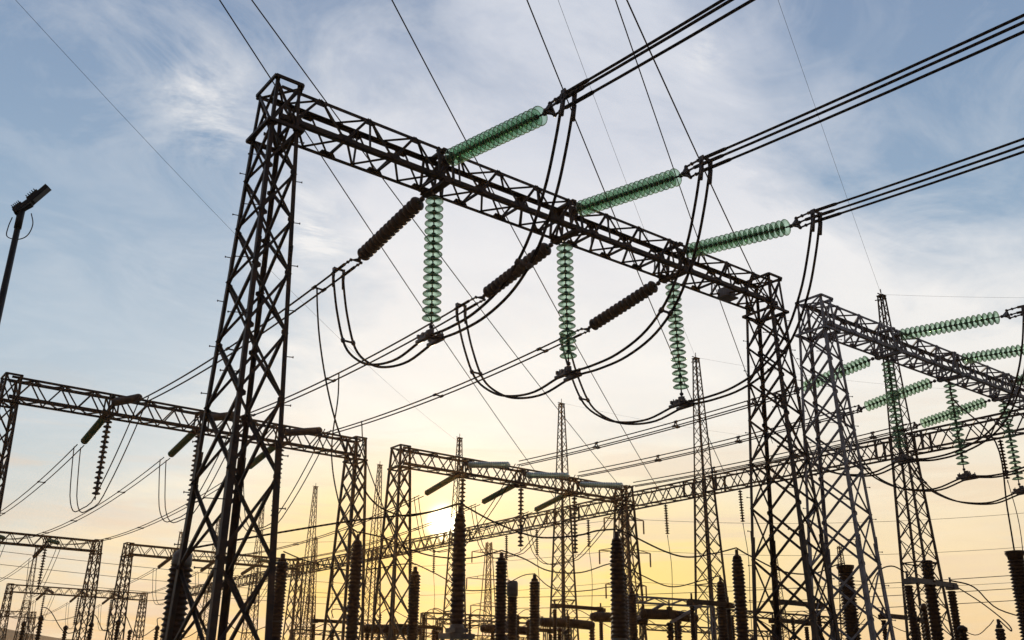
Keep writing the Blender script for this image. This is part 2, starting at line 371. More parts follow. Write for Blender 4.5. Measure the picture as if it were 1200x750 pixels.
# ---------------------------------------------------------------- portal gantries
TOP = 15.62; SPAN = 18.626; BAY = 21.651
def half(z):
    """half widths of a portal column (along the beam, across it)"""
    if z < 14.3:
        t = z / 14.3; return 0.69 + (0.36 - 0.69) * t, 1.36 + (0.58 - 1.36) * t
    t = (z - 14.3) / (TOP - 14.3); return 0.36 + (0.31 - 0.36) * t, 0.58 + (0.52 - 0.58) * t
def levels(z0, z1, n, q):
    s = sum(q ** i for i in range(n)); d = (z1 - z0) / s; out = [z0]
    for i in range(n): out.append(out[-1] + d * q ** i)
    return out
def make_column(parent, x, fine, mat):
    lev = levels(0.15, 14.3, 9, 0.935)
    c = MB()
    W = 0.064; P = lambda sx, sy, z: Vector((x + sx * half(z)[0], sy * half(z)[1], z))
    faces = (((-1, -1), (1, -1), (0, 1, 0)), ((1, -1), (1, 1), (-1, 0, 0)), ((1, 1), (-1, 1), (0, -1, 0)), ((-1, 1), (-1, -1), (1, 0, 0)))
    for (s0, s1, inn) in faces:
        iv = Vector(inn)
        for k in range(len(lev) - 1):
            za, zb = lev[k], lev[k + 1]
            off = 0.012 * (k % 2)
            a, b, a2, b2 = P(*s0, za), P(*s1, zb), P(*s1, za), P(*s0, zb)
            if fine:
                c.angle(a + iv * 0.022, b + iv * 0.022, W, ref=iv); c.angle(a2 + iv * (0.095 + off), b2 + iv * (0.095 + off), W, ref=-iv)
            else:
                c.bar(a, b, 0.075, 0.05); c.bar(a2, b2, 0.05, 0.075)
        for z in (lev[0], 14.3):
            (c.angle if fine else c.bar)(P(*s0, z), P(*s1, z), 0.075)
    # gusset plates at the nodes of the near pair of faces
    if fine:
        for k in range(1, len(lev)):
            for sx in (-1, 1):
                for sy in (-1, 1):
                    p = P(sx, sy, lev[k]); w = 0.13
                    c.plate([p + Vector((-sx * 0.02, sy * 0.006, -w)), p + Vector((-sx * w * 1.25, sy * 0.006, -w * .3)), p + Vector((-sx * w * 1.25, sy * 0.006, w * .3)), p + Vector((-sx * 0.02, sy * 0.006, w))], 0.012, (0, 1, 0))
    o = c.build('column', mat, parent)
    for sx in (-1, 1):
        for sy in (-1, 1):
            l = MB()
            a, b, t = P(sx, sy, 0), P(sx, sy, 14.3), P(sx, sy, TOP)
            if fine:
                m7 = P(sx, sy, 6.6); l.angle(a, m7, 0.14, 0.024, ref=(-sx, 0, 0), ref2=(0, -sy, 0)); l.angle(m7, b, 0.10, 0.02, ref=(-sx, 0, 0), ref2=(0, -sy, 0)); l.angle(b, t, 0.08, 0.016, ref=(-sx, 0, 0), ref2=(0, -sy, 0))
                for z in (6.6, 11.0):        # splice plates with bolts
                    p = P(sx, sy, z)
                    l.box(p + Vector((-sx * 0.055, sy * 0.012, 0)), (0.10, 0.02, 0.4))
                    for dz in (-0.2, -0.07, 0.07, 0.2): l.box(p + Vector((-sx * 0.06, sy * 0.03, dz * .8)), (0.03, 0.03, 0.03))
            else:
                l.bar(a, b, 0.12); l.bar(b, t, 0.11)
            l.build('leg', mat, o)
    cp = MB(); w = 0.075 if fine else 0.09
    ov = 0.07
    for z, e in ((TOP, 0.05), (14.32, 0.08)):
        ha, hb = half(z); ha += e; hb += e
        q = [Vector((x - ha, -hb, z)), Vector((x + ha, -hb, z)), Vector((x + ha, hb, z)), Vector((x - ha, hb, z))]
        for i in range(4): cp.bar(q[i], q[(i + 1) % 4], w, w * .8, ref=(0, 0, 1))
        if fine and z > 15: cp.bar(q[0], q[2], 0.045, 0.05); cp.bar(q[1] - Vector((0, 0, .08)), q[3] - Vector((0, 0, .08)), 0.045, 0.05)
        if z < 15:
            cp.bar(q[0] + Vector((.05, .05, -.06)), q[2] - Vector((.05, .05, .06)), 0.07)
    for sy in (-1, 1):
        cp.bar(P(-1, sy, 14.3), P(1, sy, TOP), 0.06, .04); cp.bar(P(1, sy, 14.3) + Vector((0, .05, 0)), P(-1, sy, TOP) + Vector((0, .05, 0)), 0.06, .04)
    for sx in (-1, 1):
        cp.bar(P(sx, -1, 14.3), P(sx, 1, TOP), 0.04, .06); cp.bar(P(sx, 1, 14.3) + Vector((.05, 0, 0)), P(sx, -1, TOP) + Vector((.05, 0, 0)), 0.04, .06)
    cp.build('cap_frame', mat, o)
    if fine:
        pegs = [(-1, -1, (-.34, .26, .02), 1.2, 1.35, .0), (1, -1, (.12, -.05, 0), .8, 1.1, .0), (-1, 1, (-.12, .03, 0), .8, 1.1, .5)]
        for sx, sy, dv, z, dz, ph in pegs:
            z += ph; e = Vector(dv); me = None
            while z < 14.0:
                if me is None:
                    st = MB(); st.tube([(0, 0, 0), e], 0.011, 6); st.lathe([(.01, -.012), (.024, -.01), (.024, .01), (.01, .012)], o=e, axis=e, n=6); me = st.mesh('step_bolt', mat)
                q_ = bpy.data.objects.new('step_bolt', me); col.objects.link(q_); q_.parent = o; q_.location = P(sx, sy, z); z += dz
    return o
BZT, BZB, BT, BB = 15.55, 14.55, 0.37, 0.50        # beam: heights of the chords, half widths
PHASES = (4.7, 9.35, 14.0)
def make_beam(parent, fine, mat):
    c = MB(); x0, x1 = 0.25, SPAN - 0.25; n = 13; dx = (x1 - x0) / n
    T = lambda x, s: Vector((x, s * BT, BZT)); B = lambda x, s: Vector((x, s * BB, BZB))
    w = 0.062 if fine else 0.065
    def mem(a, b, off=(0, 0, 0)):
        o_ = Vector(off)
        if fine: c.angle(a + o_, b + o_, w)
        else: c.bar(a + o_, b + o_, w, w * .7)
    for s in (-1, 1):
        for i in range(n):
            xa, xm, xb = x0 + i * dx, x0 + (i + .5) * dx, x0 + (i + 1) * dx
            mem(B(xa, s), T(xm, s), (0, -s * .02, 0)); mem(T(xm, s), B(xb, s), (0, -s * .035, 0))
            if fine: mem(T(xm, s), B(xm, s), (0, -s * .05, 0)) if i % 2 else None
    for i in range(n):                        # top and bottom faces
        xa, xm, xb = x0 + i * dx, x0 + (i + .5) * dx, x0 + (i + 1) * dx
        mem(T(xa + dx / 2, -1), T(xb, 1), (0, 0, -.03)); mem(T(xa, 1), T(xm, -1), (0, 0, -.045))
        mem(B(xa, -1), B(xm, 1), (0, 0, .03)); mem(B(xm, 1), B(xb, -1), (0, 0, .045))
        if fine:
            mem(B(xa, -1), B(xa, 1), (0, 0, .06))
    if fine:                                  # gussets at the nodes
        for i in range(n + 1):
            for s in (-1, 1):
                xa = x0 + i * dx; p = B(xa, s) + Vector((0, s * .008, 0))
                c.plate([p + Vector((-.30, 0, 0.02)), p + Vector((.30, 0, .02)), p + Vector((.16, -s * .02, .2)), p + Vector((-.16, -s * .02, .2))], 0.012, (0, 1, 0))
                if i < n:
                    p = T(xa + dx / 2, s) + Vector((0, s * .008, 0))
                    c.plate([p + Vector((-.24, 0, -.02)), p + Vector((-.12, s * .02, -.19)), p + Vector((.12, s * .02, -.19)), p + Vector((.24, 0, -.02))], 0.012, (0, 1, 0))
    o = c.build('beam', mat, parent)
    for s, z, b, ww in ((-1, BZT, BT, .085), (1, BZT, BT, .115), (-1, BZB, BB, .135), (1, BZB, BB, .085)):
        l = MB()
        if fine: l.angle((x0 - .35, s * b, z), (x1 + .35, s * b, z), ww, .022, ref=(0, -s, 0), ref2=(0, 0, -1 if z == BZT else 1))
        else: l.bar((x0 - .3, s * b, z), (x1 + .3, s * b, z), ww * 1.15)
        l.build('chord', mat, o)
    for px_ in PHASES:
        hg = MB()
        for s in (-1, 1):
            for dx_ in (-.22, .22):
                hg.bar((px_ + dx_, s * BT, BZT), (px_ + dx_, s * BB, BZB), .065 if fine else .08, .05)
            hg.bar((px_ - .22, s * (BB - .08), BZB + .05), (px_ + .22, s * (BT - .05), BZT - .05), .07, .05)
            hg.bar((px_ + .22, s * (BB - .10), BZB + .05), (px_ - .22, s * (BT - .07), BZT - .05), .07, .05)
        hg.plate([(px_ - .12, -BT - .03, BZT - .5), (px_ + .12, -BT - .03, BZT - .5), (px_ + .16, -BT - .012, BZT - .2), (px_ - .16, -BT - .012, BZT - .2)], .02, (0, 1, 0))
        hg.plate([(px_ - .2, BB + .02, BZB - .08), (px_ + .2, BB + .02, BZB - .08), (px_ + .14, BB + .0, BZB + .2), (px_ - .14, BB + .0, BZB + .2)], .02, (0, 1, 0))
        hg.box((px_, 0, BZB - .04), (.22, 1.12, .1)); hg.box((px_, 0, BZT + .0), (.16, .8, .08))
        hg.build('hanger_frame', mat, o)
    return o
def make_gantry(fine, mat):
    t = empty('portal_gantry')
    make_column(t, 0.0, fine, mat); make_column(t, SPAN, fine, mat); make_beam(t, fine, mat)
    return t
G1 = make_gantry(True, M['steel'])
tag(G1, 'nearest and largest dark brown lattice portal, its left tower filling the left foreground', 'gantry', 'lattice portal gantries of the substation')
jb = MB(); jb.box((16.7, 0.1, BZB - .07), (.62, .5, .05)); jb.box((16.7, 0.1, BZB + .1), (.5, .36, .28)); jb.build('junction_box', M['steel_grey'], [c for c in G1.children if c.name.startswith('beam')][0])
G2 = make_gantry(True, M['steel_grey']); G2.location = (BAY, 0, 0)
tag(G2, 'greyish galvanised lattice portal at the right, its beam running out of the frame', 'gantry', 'lattice portal gantries of the substation')
gf = make_gantry(False, M['steel']); gf.location = (0, 29.63, 0)
tag(gf, 'middle-distance lattice portal seen through the nearest left tower', 'gantry', 'lattice portal gantries of the substation')
gc = make_gantry(False, M['steel'])
GANTRIES = [(gc, BAY, 29.63, 'middle-distance lattice portal standing just right of the low sun')]
for x_, y_, lb in ((0, 81.9, 'far lattice portal at the left edge, its left tower cut off by the frame'),
                   (BAY, 81.9, 'far lattice portal whose left tower stands just left of the nearest tower'),
                   (21.2, 133.2, 'very far small lattice portal low at the left, under the far left one'),
                   (21.2 - BAY, 133.2, 'very far small lattice portal mostly outside the left edge'),
                   (17.5, 186.0, 'smallest and farthest lattice portal in the lower left corner')):
    GANTRIES.append((copy_tree(gc), x_, y_, lb))
for o, x_, y_, lb in GANTRIES:
    o.location = (x_, y_, 0); tag(o, lb, 'gantry', 'lattice portal gantries of the substation')

# ---------------------------------------------------------------- lightning masts and the long cross gantry
LU = 42.55; MV0, MS = 9.216, 14.908; MTOP = 24.4
def make_mast():
    t = empty('lightning_mast')
    hw = lambda z: 0.98 + (0.13 - 0.98) * min(1, z / MTOP) if z < 15.7 else 0.433 + (0.15 - 0.433) * (z - 15.7) / (MTOP - 15.7)
    P = lambda sx, sy, z: Vector((sx * hw(z), sy * hw(z), z))
    br = MB(); lev = levels(0.1, 15.7, 13, 0.945) + levels(15.7, MTOP, 14, 0.96)[1:]
    fs = (((-1, -1), (1, -1)), ((1, -1), (1, 1)), ((1, 1), (-1, 1)), ((-1, 1), (-1, -1)))
    for a, b in fs:
        for k in range(len(lev) - 1):
            za, zb = lev[k], lev[k + 1]; w = .05 if za < 15 else .035
            if za < 15.6:
                br.bar(P(*a, za), P(*b, zb), w, w * .7); br.bar(P(*b, za), P(*a, zb), w * .7, w)
            else: br.bar(P(*(a if k % 2 else b), za), P(*(b if k % 2 else a), zb), w)
        for z in (4.4, 8.6, 15.7, 14.6): br.bar(P(*a, z), P(*b, z), .06)
    br.build('bracing', M['steel'], t)
    for sx in (-1, 1):
        for sy in (-1, 1):
            l = MB(); l.bar(P(sx, sy, 0), P(sx, sy, 15.7), .11); l.bar(P(sx, sy, 15.7), P(sx, sy, MTOP), .07); l.build('leg', M['steel'], t)
    tp = MB()
    tp.box((0, 0, MTOP), (.42, .42, .06)); tp.tube([(0, 0, MTOP), (0, 0, MTOP + .45)], .03, 6)
    tp.bar((-.38, 0, MTOP + .08), (.38, 0, MTOP + .08), .05); tp.bar((0, -.3, MTOP - .25), (0, .45, MTOP - .15), .05)
    tp.build('spike', M['steel'], t)
    return t
mast0 = make_mast()
ML = ['lattice mast rising behind the right-hand portal, nearest of the row', 'tall slender lattice mast between the nearest portal\'s hanging strings and its right tower',
      'slender lattice mast rising above the middle of the bottom half', 'lattice mast standing directly behind the low sun\'s bushing',
      'slender far mast just left of the tower right beside the sun glow', 'thin pale mast between the nearest tower and the middle-distance tower',
      'thin far mast seen just right of the nearest tower\'s foot', 'faint far mast seen through the nearest left tower', 'faintest far mast at the far end of the cross gantry']
for k in range(9):
    o = mast0 if k == 0 else copy_tree(mast0)
    o.location = (LU, MV0 + k * MS, 0); tag(o, ML[k], 'lattice mast', 'lightning masts along the long cross gantry')
def make_span():
    t = empty('cross_beam'); y0, y1 = .44, MS - .44; n = 10; dy = (y1 - y0) / n; w = .055; b = .45; zt, zb = 15.65, 14.62
    br = MB()
    for s in (-1, 1):
        for i in range(n):
            a, m_, e = y0 + i * dy, y0 + (i + .5) * dy, y0 + (i + 1) * dy
            br.bar((s * b, a, zb), (s * b, m_, zt), w); br.bar((s * b, m_, zt), (s * b, e, zb), w)
    for i in range(n):
        a, m_, e = y0 + i * dy, y0 + (i + .5) * dy, y0 + (i + 1) * dy
        for z in (zt, zb):
            br.bar((-b, a, z), (b, m_, z), w * .8); br.bar((b, m_, z), (-b, e, z), w * .8)
    for yy in (y0 + .05, y0 + 1.0, y1 - 1.0, y1 - .05):
        for s in (-1, 1): br.bar((s * b, yy, zb), (s * b, yy, zt), .11)
    br.build('bracing', M['steel'], t)
    for s in (-1, 1):
        for z in (zb, zt): l = MB(); l.bar((s * b, y0, z), (s * b, y1, z), .10); l.build('chord', M['steel'], t)
    return t
SL = ['long lattice cross beam running out at the right edge of the frame', 'lattice cross beam crossing behind the right-hand towers', 'lattice cross beam meeting the right tower of the middle portal',
      'lattice cross beam just right of the sun under the middle portal', 'lattice cross beam crossing just left of the sun glow', 'lattice cross beam seen behind the middle-distance towers\' legs',
      'lattice cross beam just right of the nearest tower\'s foot', 'far lattice cross beam seen through the nearest left tower', 'farthest lattice cross beam, lowest of the row']
sp0 = make_span()
for k in range(9):
    o = sp0 if k == 0 else copy_tree(sp0)
    o.location = (LU, MV0 + (k - 1) * MS, 0); tag(o, SL[k], 'lattice beam', 'beams of the long cross gantry')

# ---------------------------------------------------------------- insulator strings
def disc_meshes(glass):
    """one cap-and-pin disc, hanging along -Z from the origin, pitch 1"""
    m1 = MB(); r = .235 if glass == 'glass' else .225
    # glass bell: a closed thin shell with ribs underneath
    if glass == 'brown_glaze': m1.lathe([(.055, -.0), (.13, -.008), (.19, -.03), (.215, -.06), (r, -.085), (.215, -.11), (.19, -.14), (.13, -.16), (.06, -.165)], n=18, close=True)
    else: m1.lathe([(.055, -.02), (.12, -.035), (.19, -.06), (r, -.105), (r + .008, -.118), (r - .004, -.13), (.205, -.10), (.19, -.125), (.175, -.09), (.14, -.115), (.12, -.075), (.07, -.06)],
             n=20 if glass == 'glass' else 16, close=True)
    nb = len(m1.f)
    if glass == 'glass': m1.lathe([(r + .006 + .011 * math.cos(q * math.pi / 3), -.117 + .011 * math.sin(q * math.pi / 3)) for q in range(6)], n=20, close=True)
    m2 = MB(); m2.lathe([(.02, .05), (.058, .045), (.066, -.03), (.05, -.05), (.018, -.055), (.016, -.17)], n=8)
    me = m1.mesh('disc', M[glass])
    if glass == 'glass':
        me.materials.append(M['glass_rim'])
        for i_ in range(nb, len(m1.f)): me.polygons[i_].material_index = 1
    return me, m2.mesh('cap', M['cap_metal'])
DM = {g_: disc_meshes(g_) for g_ in ('glass', 'brown_glaze')}
def make_string(kind, length, n, label, group, p, d):
    """top-level string: n discs with their caps; from p along direction d"""
    t = empty('insulator_string', p); t.rotation_euler = (-Vector(d)).to_track_quat('Z', 'Y').to_euler()
    lead = .18; pitch = (length - lead - .12) / n
    for i in range(n):
        a = bpy.data.objects.new('disc', DM[kind][0]); col.objects.link(a); a.parent = t; a.location = (0, 0, -lead - i * pitch)
        a.rotation_euler = (0, 0, i * 1.3)
        b = bpy.data.objects.new('disc_cap', DM[kind][1]); col.objects.link(b); b.parent = a; b.scale = (1, 1, max(1, pitch / .2))
    f = MB(); f.tube([(0, 0, .02), (0, 0, -lead)], .028, 6); f.lathe([(.02, .07), (.075, .04), (.075, -.04), (.02, -.07)], n=8)
    f.build('top_fitting', M['fitting'], t)
    f = MB(); f.tube([(0, 0, -length + .18), (0, 0, -length - .03)], .026, 6); f.lathe([(.02, .06), (.06, .03), (.06, -.03), (.02, -.06)], o=(0, 0, -length), n=8)
    f.build('end_fitting', M['fitting'], t)
    return tag(t, label, 'insulator', group)
def shed_string(mat, length, n, r, label, group, p, d, sides=12):
    t = empty('insulator_string', p); t.rotation_euler = (-Vector(d)).to_track_quat('Z', 'Y').to_euler()
    core = .35 if n < 18 else .4; prof = [(.02, -.1)]; pt = (length - .25) / n
    for i in range(n):
        z = -.14 - i * pt
        prof += [(r * core, z), (r * .85, z - pt * .2), (r, z - pt * .36), (r * .95, z - pt * .46), (r * core, z - pt * .6)]
    m_ = MB(); m_.lathe(prof, n=sides); m_.build('disc_stack', M[mat], t)
    f = MB(); f.tube([(0, 0, .02), (0, 0, -.16)], .03, 6); f.tube([(0, 0, -length + .12), (0, 0, -length - .03)], .03, 6); f.build('end_fitting', M['fitting'], t)
    return tag(t, label, 'insulator', group)
def sag(a, b, s, n=16):
    a = Vector(a); b = Vector(b)
    return [a.lerp(b, i / n) - Vector((0, 0, 4 * s * (i / n) * (1 - i / n))) for i in range(n + 1)]
def smooth(pts, k=5):
    """Catmull-Rom through the points"""
    P = [Vector(p) for p in pts]; out = []
    for i in range(len(P) - 1):
        p0 = P[i - 1] if i else P[0] * 2 - P[1]; p1, p2 = P[i], P[i + 1]; p3 = P[i + 2] if i + 2 < len(P) else P[-1] * 2 - P[-2]
        for j in range(k):
            t = j / k
            out.append(.5 * ((2 * p1) + (p2 - p0) * t + (2 * p0 - 5 * p1 + 4 * p2 - p3) * t * t + (3 * p1 - p0 - 3 * p2 + p3) * t ** 3))
    out.append(P[-1]); return out
TRI = ((0, .17), (-.147, -.085), (.147, -.085)); TWO = ((-.17, 0), (.17, 0))
def bundle(name_label, group, offs, path, r, side, fine=True, spacers=(), thick=0.0, start_z=None):
    """conductor bundle along path (list of points, first one at the string end)"""
    t = empty('conductor_bundle', path[0]); o0 = Vector(path[0]); L = [Vector(p) - o0 for p in path]
    for dx, dz in offs:
        w = MB(); pts = [p + Vector((dx, 0, dz)) for p in L]
        w.tube(pts, r, 8 if fine else 6)
        if thick:       # compression dead-end sleeve
            d = (pts[1] - pts[0]).normalized(); w.tube([pts[0], pts[0] + d * thick, pts[0] + d * (thick + .08)], [r * 1.5, r * 1.5, r * 1.02], 8)
        w.build('wire', M['wire'], t)
    if fine:
        sg = side; y = MB()      # yoke plate and links joining the string to the wires
        tip = Vector((0, -sg * .62, .0))
        n3 = [Vector((dx, -sg * .40, dz)) for dx, dz in offs]
        if len(n3) == 3:
            y.plate([tip, n3[0], n3[1]], .03, (1, 0, 0.4)); y.plate([tip, n3[0], n3[2]], .03, (1, 0, -.4)); y.bar(n3[1], n3[2], .05); y.bar(n3[0], n3[1], .05); y.bar(n3[0], n3[2], .05)
        else:
            y.plate([tip + Vector((-.05, 0, 0)), tip + Vector((.05, 0, 0)), n3[1], n3[0]], .03, (0, 0, 1))
        y.build('yoke_plate', M['fitting'], t)
        for q, (dx, dz) in zip(n3, offs):
            lk = MB(); e = Vector((dx, 0, dz)); lk.bar(q, e, .035, .05); mid = (q + e) / 2
            lk.lathe([(.02, -.05), (.045, -.03), (.045, .03), (.02, .05)], o=mid, axis=(1, 0, 0), n=8); lk.lathe([(.02, -.05), (.05, -.03), (.05, .03), (.02, .05)], o=q, axis=(1, 0, 0), n=8)
            lk.build('link', M['fitting'], t)
    # spacers
    for s in spacers:
        k = min(range(len(L)), key=lambda i: abs(abs(L[i].y) - s)); c = L[k]
        m_ = MB(); pts = [c + Vector((dx, 0, dz)) for dx, dz in offs]
        for i in range(len(pts)):
            if len(pts) == 2 and i: break
            m_.bar(pts[i], pts[(i + 1) % len(pts)], .05, .04)
        for p in pts: m_.tube([p - Vector((0, .1, 0)), p + Vector((0, .1, 0))], r * 1.9, 6)
        m_.build('spacer', M['fitting'], t)
    return tag(t, name_label, 'power line', group)
def jumper(u, v0, zs, ze, clampz, label, group, r=.036, fine=True, wide=.17, endv=(5.5, -5.5)):
    """double jumper loop slung under the beam between the two line ends"""
    a, b = endv
    prof = [(a, zs), (a - .12, zs - .55), (5.0, 12.35), (4.35, 11.15), (3.45, 10.45), (2.5, 10.08), (1.3, 9.93), (0, clampz), (-1.1, 10.08), (-2.2, 10.15), (-3.3, 10.5), (-4.15, 11.2), (-4.8, 12.3), (b + .3, 13.4), (b, ze)]
    if not fine: prof = prof[:2] + [(5.0, 12.35), (4.5, 11.2), (3.7, 10.45), (2.8, 10.12), (1.5, 10.12), (0, clampz), (-1.2, 10.85), (-2.4, 11.65), (-3.5, 12.5), (-4.5, 13.35), (b, ze)]
    t = empty('jumper_loop', (u, v0, clampz))
    paths = []
    for dx in (-wide, wide):
        pts = smooth([(dx * (1.0 if 0 < i < len(prof) - 1 else 1.0), v, z - clampz) for i, (v, z) in enumerate(prof)], 5 if fine else 2); paths.append(pts)
        w = MB(); w.tube(pts, r, 8 if fine else 5); w.build('wire', M['jumper'], t)
    if fine:
        for nm, vs in (('spacer', (4.55, -3.9)),):
            for vv in vs:
                k = min(range(len(paths[0])), key=lambda i: abs(paths[0][i].y - vv) + (0 if paths[0][i].z > -0.0 else 0.0))
                m_ = MB(); m_.bar(paths[0][k], paths[1][k], .05); 
                for p in paths: m_.lathe([(.03, -.09), (.065, -.05), (.065, .05), (.03, .09)], o=p[k], axis=p[k + 1] - p[k - 1], n=8)
                m_.build('spacer', M['fitting'], t)
        cl = MB()
        for dx in (-wide, wide):
            cl.tube([(dx, -.34, 0), (dx, .34, -.01)], [.065, .065], 8); cl.box((dx, 0, .05), (.13, .3, .16))
            for yy in (-.22, 0, .22): cl.box((dx + .0, yy, .10), (.16, .07, .1)); cl.tube([(dx + .05, yy, .0), (dx + .05, yy, .22)], .022, 6)
        cl.box((0, 0, .10), (.42, .10, .08)); cl.box((0, 0, .2), (.12, .16, .16))
        cl.build('suspension_clamp', M['fitting'], t)
        for (v, z) in ((a, zs), (b, ze)):
            pd = MB()                         # flag-shaped palms bolted to the line clamps
            for dx in (-wide, wide):
                pd.plate([(dx, v - .07, z - clampz + .12), (dx, v + .07, z - clampz + .12), (dx, v + (.02 if v > 0 else .09), z - clampz - .22), (dx, v - (.09 if v > 0 else .02), z - clampz - .22)], .04, (1, 0, 0))
                sgn = -1 if v > 0 else 1
                pd.tube([(dx, v, z - clampz - .16), (dx, v + sgn * .07, z - clampz - .55)], r * 1.3, 8)
            pd.bar((-wide, v, z - clampz + .1), (wide, v, z - clampz + .1), .06)
            pd.build('jumper_palm', M['fitting'], t)
    return tag(t, label, 'jumper cable', group)

PH = ('left', 'middle', 'right')
# the nearest portal
ZF0, VF0 = 15.2, -.45; ZB0, VB0 = 14.5, .72
for i, u in enumerate(PHASES):
    p = Vector((u, VF0, ZF0)); e = Vector((u, -4.62, 14.5)); d = (e - p)
    make_string('glass', d.length, 20, 'green glass insulator string reaching up right from the nearest beam at its %s phase' % PH[i], 'glass tension strings of the nearest portal', p, d)
    p2 = Vector((u, VB0, ZB0)); e2 = Vector((u, 4.15, 13.95)); d2 = e2 - p2
    make_string('brown_glaze', d2.length, 15, 'brown insulator string pulling down left from the nearest beam at its %s phase' % PH[i], 'brown tension strings of the nearest portal', p2, d2)
    p3 = Vector((u + .02, .12, BZB - .08)); d3 = Vector((0.0, -.12, -3.98))
    make_string('glass', 3.98, 16, 'green glass insulator string hanging upright from the nearest beam at its %s phase' % PH[i], 'hanging glass strings of the nearest portal', p3, d3)
    path = sag((u, -5.22, 14.5), (u, -52, 14.6), 1.15, 26)
    bundle('three thick conductors running up right from the %s green string of the nearest portal' % PH[i], 'triple conductors towards the viewer', TRI, path, .033, -1, True, (8.8 if i == 1 else 12.5,), .9)
    path = sag((u, 4.78, 13.92), (u, 25.0, 14.15), .32, 20)
    bundle('pair of conductors from the %s brown string of the nearest portal to the portal behind' % PH[i], 'double conductors between the left portals', TWO, path, .032, 1, True, (2.4, 9.6) if i != 1 else (9.7, 18), .8)
    jumper(u, 0, 13.95, 14.5, 10.12, 'double jumper loop slung under the nearest beam at its %s phase' % PH[i], 'jumper loops of the nearest portal')
# right-hand portal
for i, u0 in enumerate(PHASES):
    u = u0 + BAY; p = Vector((u, VF0, ZF0)); e = Vector((u, -4.62, 14.75)); d = e - p
    make_string('glass', d.length, 19, 'green glass insulator string reaching right from the right-hand portal beam at its %s phase' % PH[i], 'glass tension strings of the right-hand portal', p, d)
    p2 = Vector((u, VB0, 14.55)); e2 = Vector((u, 4.25, 14.15)); d2 = e2 - p2
    make_string('glass', d2.length, 17, 'green glass string pulling down left behind the right-hand portal at its %s phase' % PH[i], 'rear tension strings of the right-hand portal', p2, d2)
    p3 = Vector((u, .1, BZB - .08)); make_string('glass', 3.9, 15, 'green glass insulator string hanging upright from the right-hand portal at its %s phase' % PH[i], 'hanging glass strings of the right-hand portal', p3, (0.05, 0, -3.9))
    path = sag((u, -5.22, 14.75), (u, -52, 14.9), 1.15, 20)
    bundle('three conductors leaving the right-hand portal towards the right from its %s phase' % PH[i], 'triple conductors of the right-hand bay', TRI, path, .033, -1, True, (12.5,), .9)
    path = sag((u, 4.9, 14.13), (u, 24.0, 14.3), .15, 20)
    bundle('three conductors between the right-hand portal and the middle-distance portal, %s phase' % PH[i], 'triple conductors between the right portals', TRI, path, .03, 1, True, (2.2, 7.0, 12.5), .6)
    jumper(u, 0, 14.1, 14.7, 10.2, 'double jumper loop slung under the right-hand portal at its %s phase' % PH[i], 'jumper loops of the right-hand portal', fine=True, wide=.2)
# middle-distance and far portals
def bay(u0, v0, name, front, rear, hang, prev_pair, look, nwires, reach=52.3, sides=12, fine=True):
    for i, pu in enumerate(PHASES):
        u = u0 + pu
        d = Vector((0, -4.3, -.75)); shed_string(front, d.length, 18, .20, '%s near-side string of %s, %s phase' % (look[0], name, PH[i]), 'near-side strings of ' + name, (u, v0 - .45, 15.15), d, sides)
        d = Vector((0, 3.9, -.7)); shed_string(rear, d.length, 18, .20, '%s string slanting down left from %s, %s phase' % (look[1], name, PH[i]), 'rear strings of ' + name, (u, v0 + .55, 14.75), d, sides)
        d = Vector((0, 0, -4.1)); shed_string(hang, 4.1, 15, .2, '%s string hanging under %s, %s phase' % (look[2], name, PH[i]), 'hanging strings of ' + name, (u, v0 + .1, BZB - .06), d, sides)
        if reach: 
            path = sag((u, v0 + 4.9, 14.0), (u, v0 + reach - 5, 14.3), 1.3 if reach > 30 else .4, 16)
            bundle('conductor pair running down left beyond %s, %s phase' % (name, PH[i]), 'conductors beyond ' + name, TWO, path, .03, 1, False, (9, 18, 27) if fine else ())
        jumper(u, v0, 14.0, 14.3, 10.2, 'double jumper loop under %s at its %s phase' % (name, PH[i]), 'jumper loops of ' + name, r=.028, fine=False)
bay(0, 29.63, 'the left middle-distance portal', 'brown_glaze', 'dark_green', 'shed_grey', None, ('grey-brown', 'dark green', 'dark'), 2, 52.3, 14)
bay(BAY, 29.63, 'the portal right of the sun', 'pale_glass', 'dark_green', 'shed_grey', None, ('pale grey-green', 'dark green', 'dark'), 2, 52.3, 14)
bay(0, 81.9, 'the far left portal', 'dark_green', 'shed_grey', 'shed_grey', None, ('dark green', 'dark', 'dark'), 2, 51.0, 8, False)
bay(BAY, 81.9, 'the far portal behind the nearest tower', 'dark_green', 'shed_grey', 'shed_grey', None, ('dark green', 'dark', 'dark'), 2, 51.0, 8, False)
bay(21.2, 133.2, 'the very far left portal', 'shed_grey', 'shed_grey', 'shed_grey', None, ('dark', 'dark', 'dark'), 2, 52.0, 6, False)

# strings under the long cross gantry with their thin droppers
LV = [(3.7, 'near the right edge'), (21.0, 'between the two right-hand towers and the mast'), (27.7, 'just left of the tall slender mast'), (35.9, 'left of the middle portal tower'),
      (42.2, 'right of the centre mast'), (46.3, 'left of the centre mast'), (57.5, 'left of the sun'), (61.5, 'farther left of the sun'), (72.5, 'between the two far masts'), (77.5, 'beside the thin far mast'), (90.0, 'near the far end')]
for v, where in LV:
    sl = (.03 if v < 10 else 0.05)
    shed_string('shed_dark', 2.35, 12, .15, 'small dark string hanging from the cross beam %s' % where, 'small strings of the cross gantry', (LU - .1, v, 14.5), (sl, 0, -2.3), 8)
    w = MB(); L_ = smooth([(0, 0, 0), (.15, -.1, -2.2), (.2, .1, -5.0), (.05, 0, -6.95)], 5); w.tube(L_, .022, 5)
    o = w.build('dropper_wire', M['wire'], None, (LU - .05, v, 12.15)); tag(o, 'thin vertical wire under the small string %s' % where, 'wire', 'thin droppers of the cross gantry')

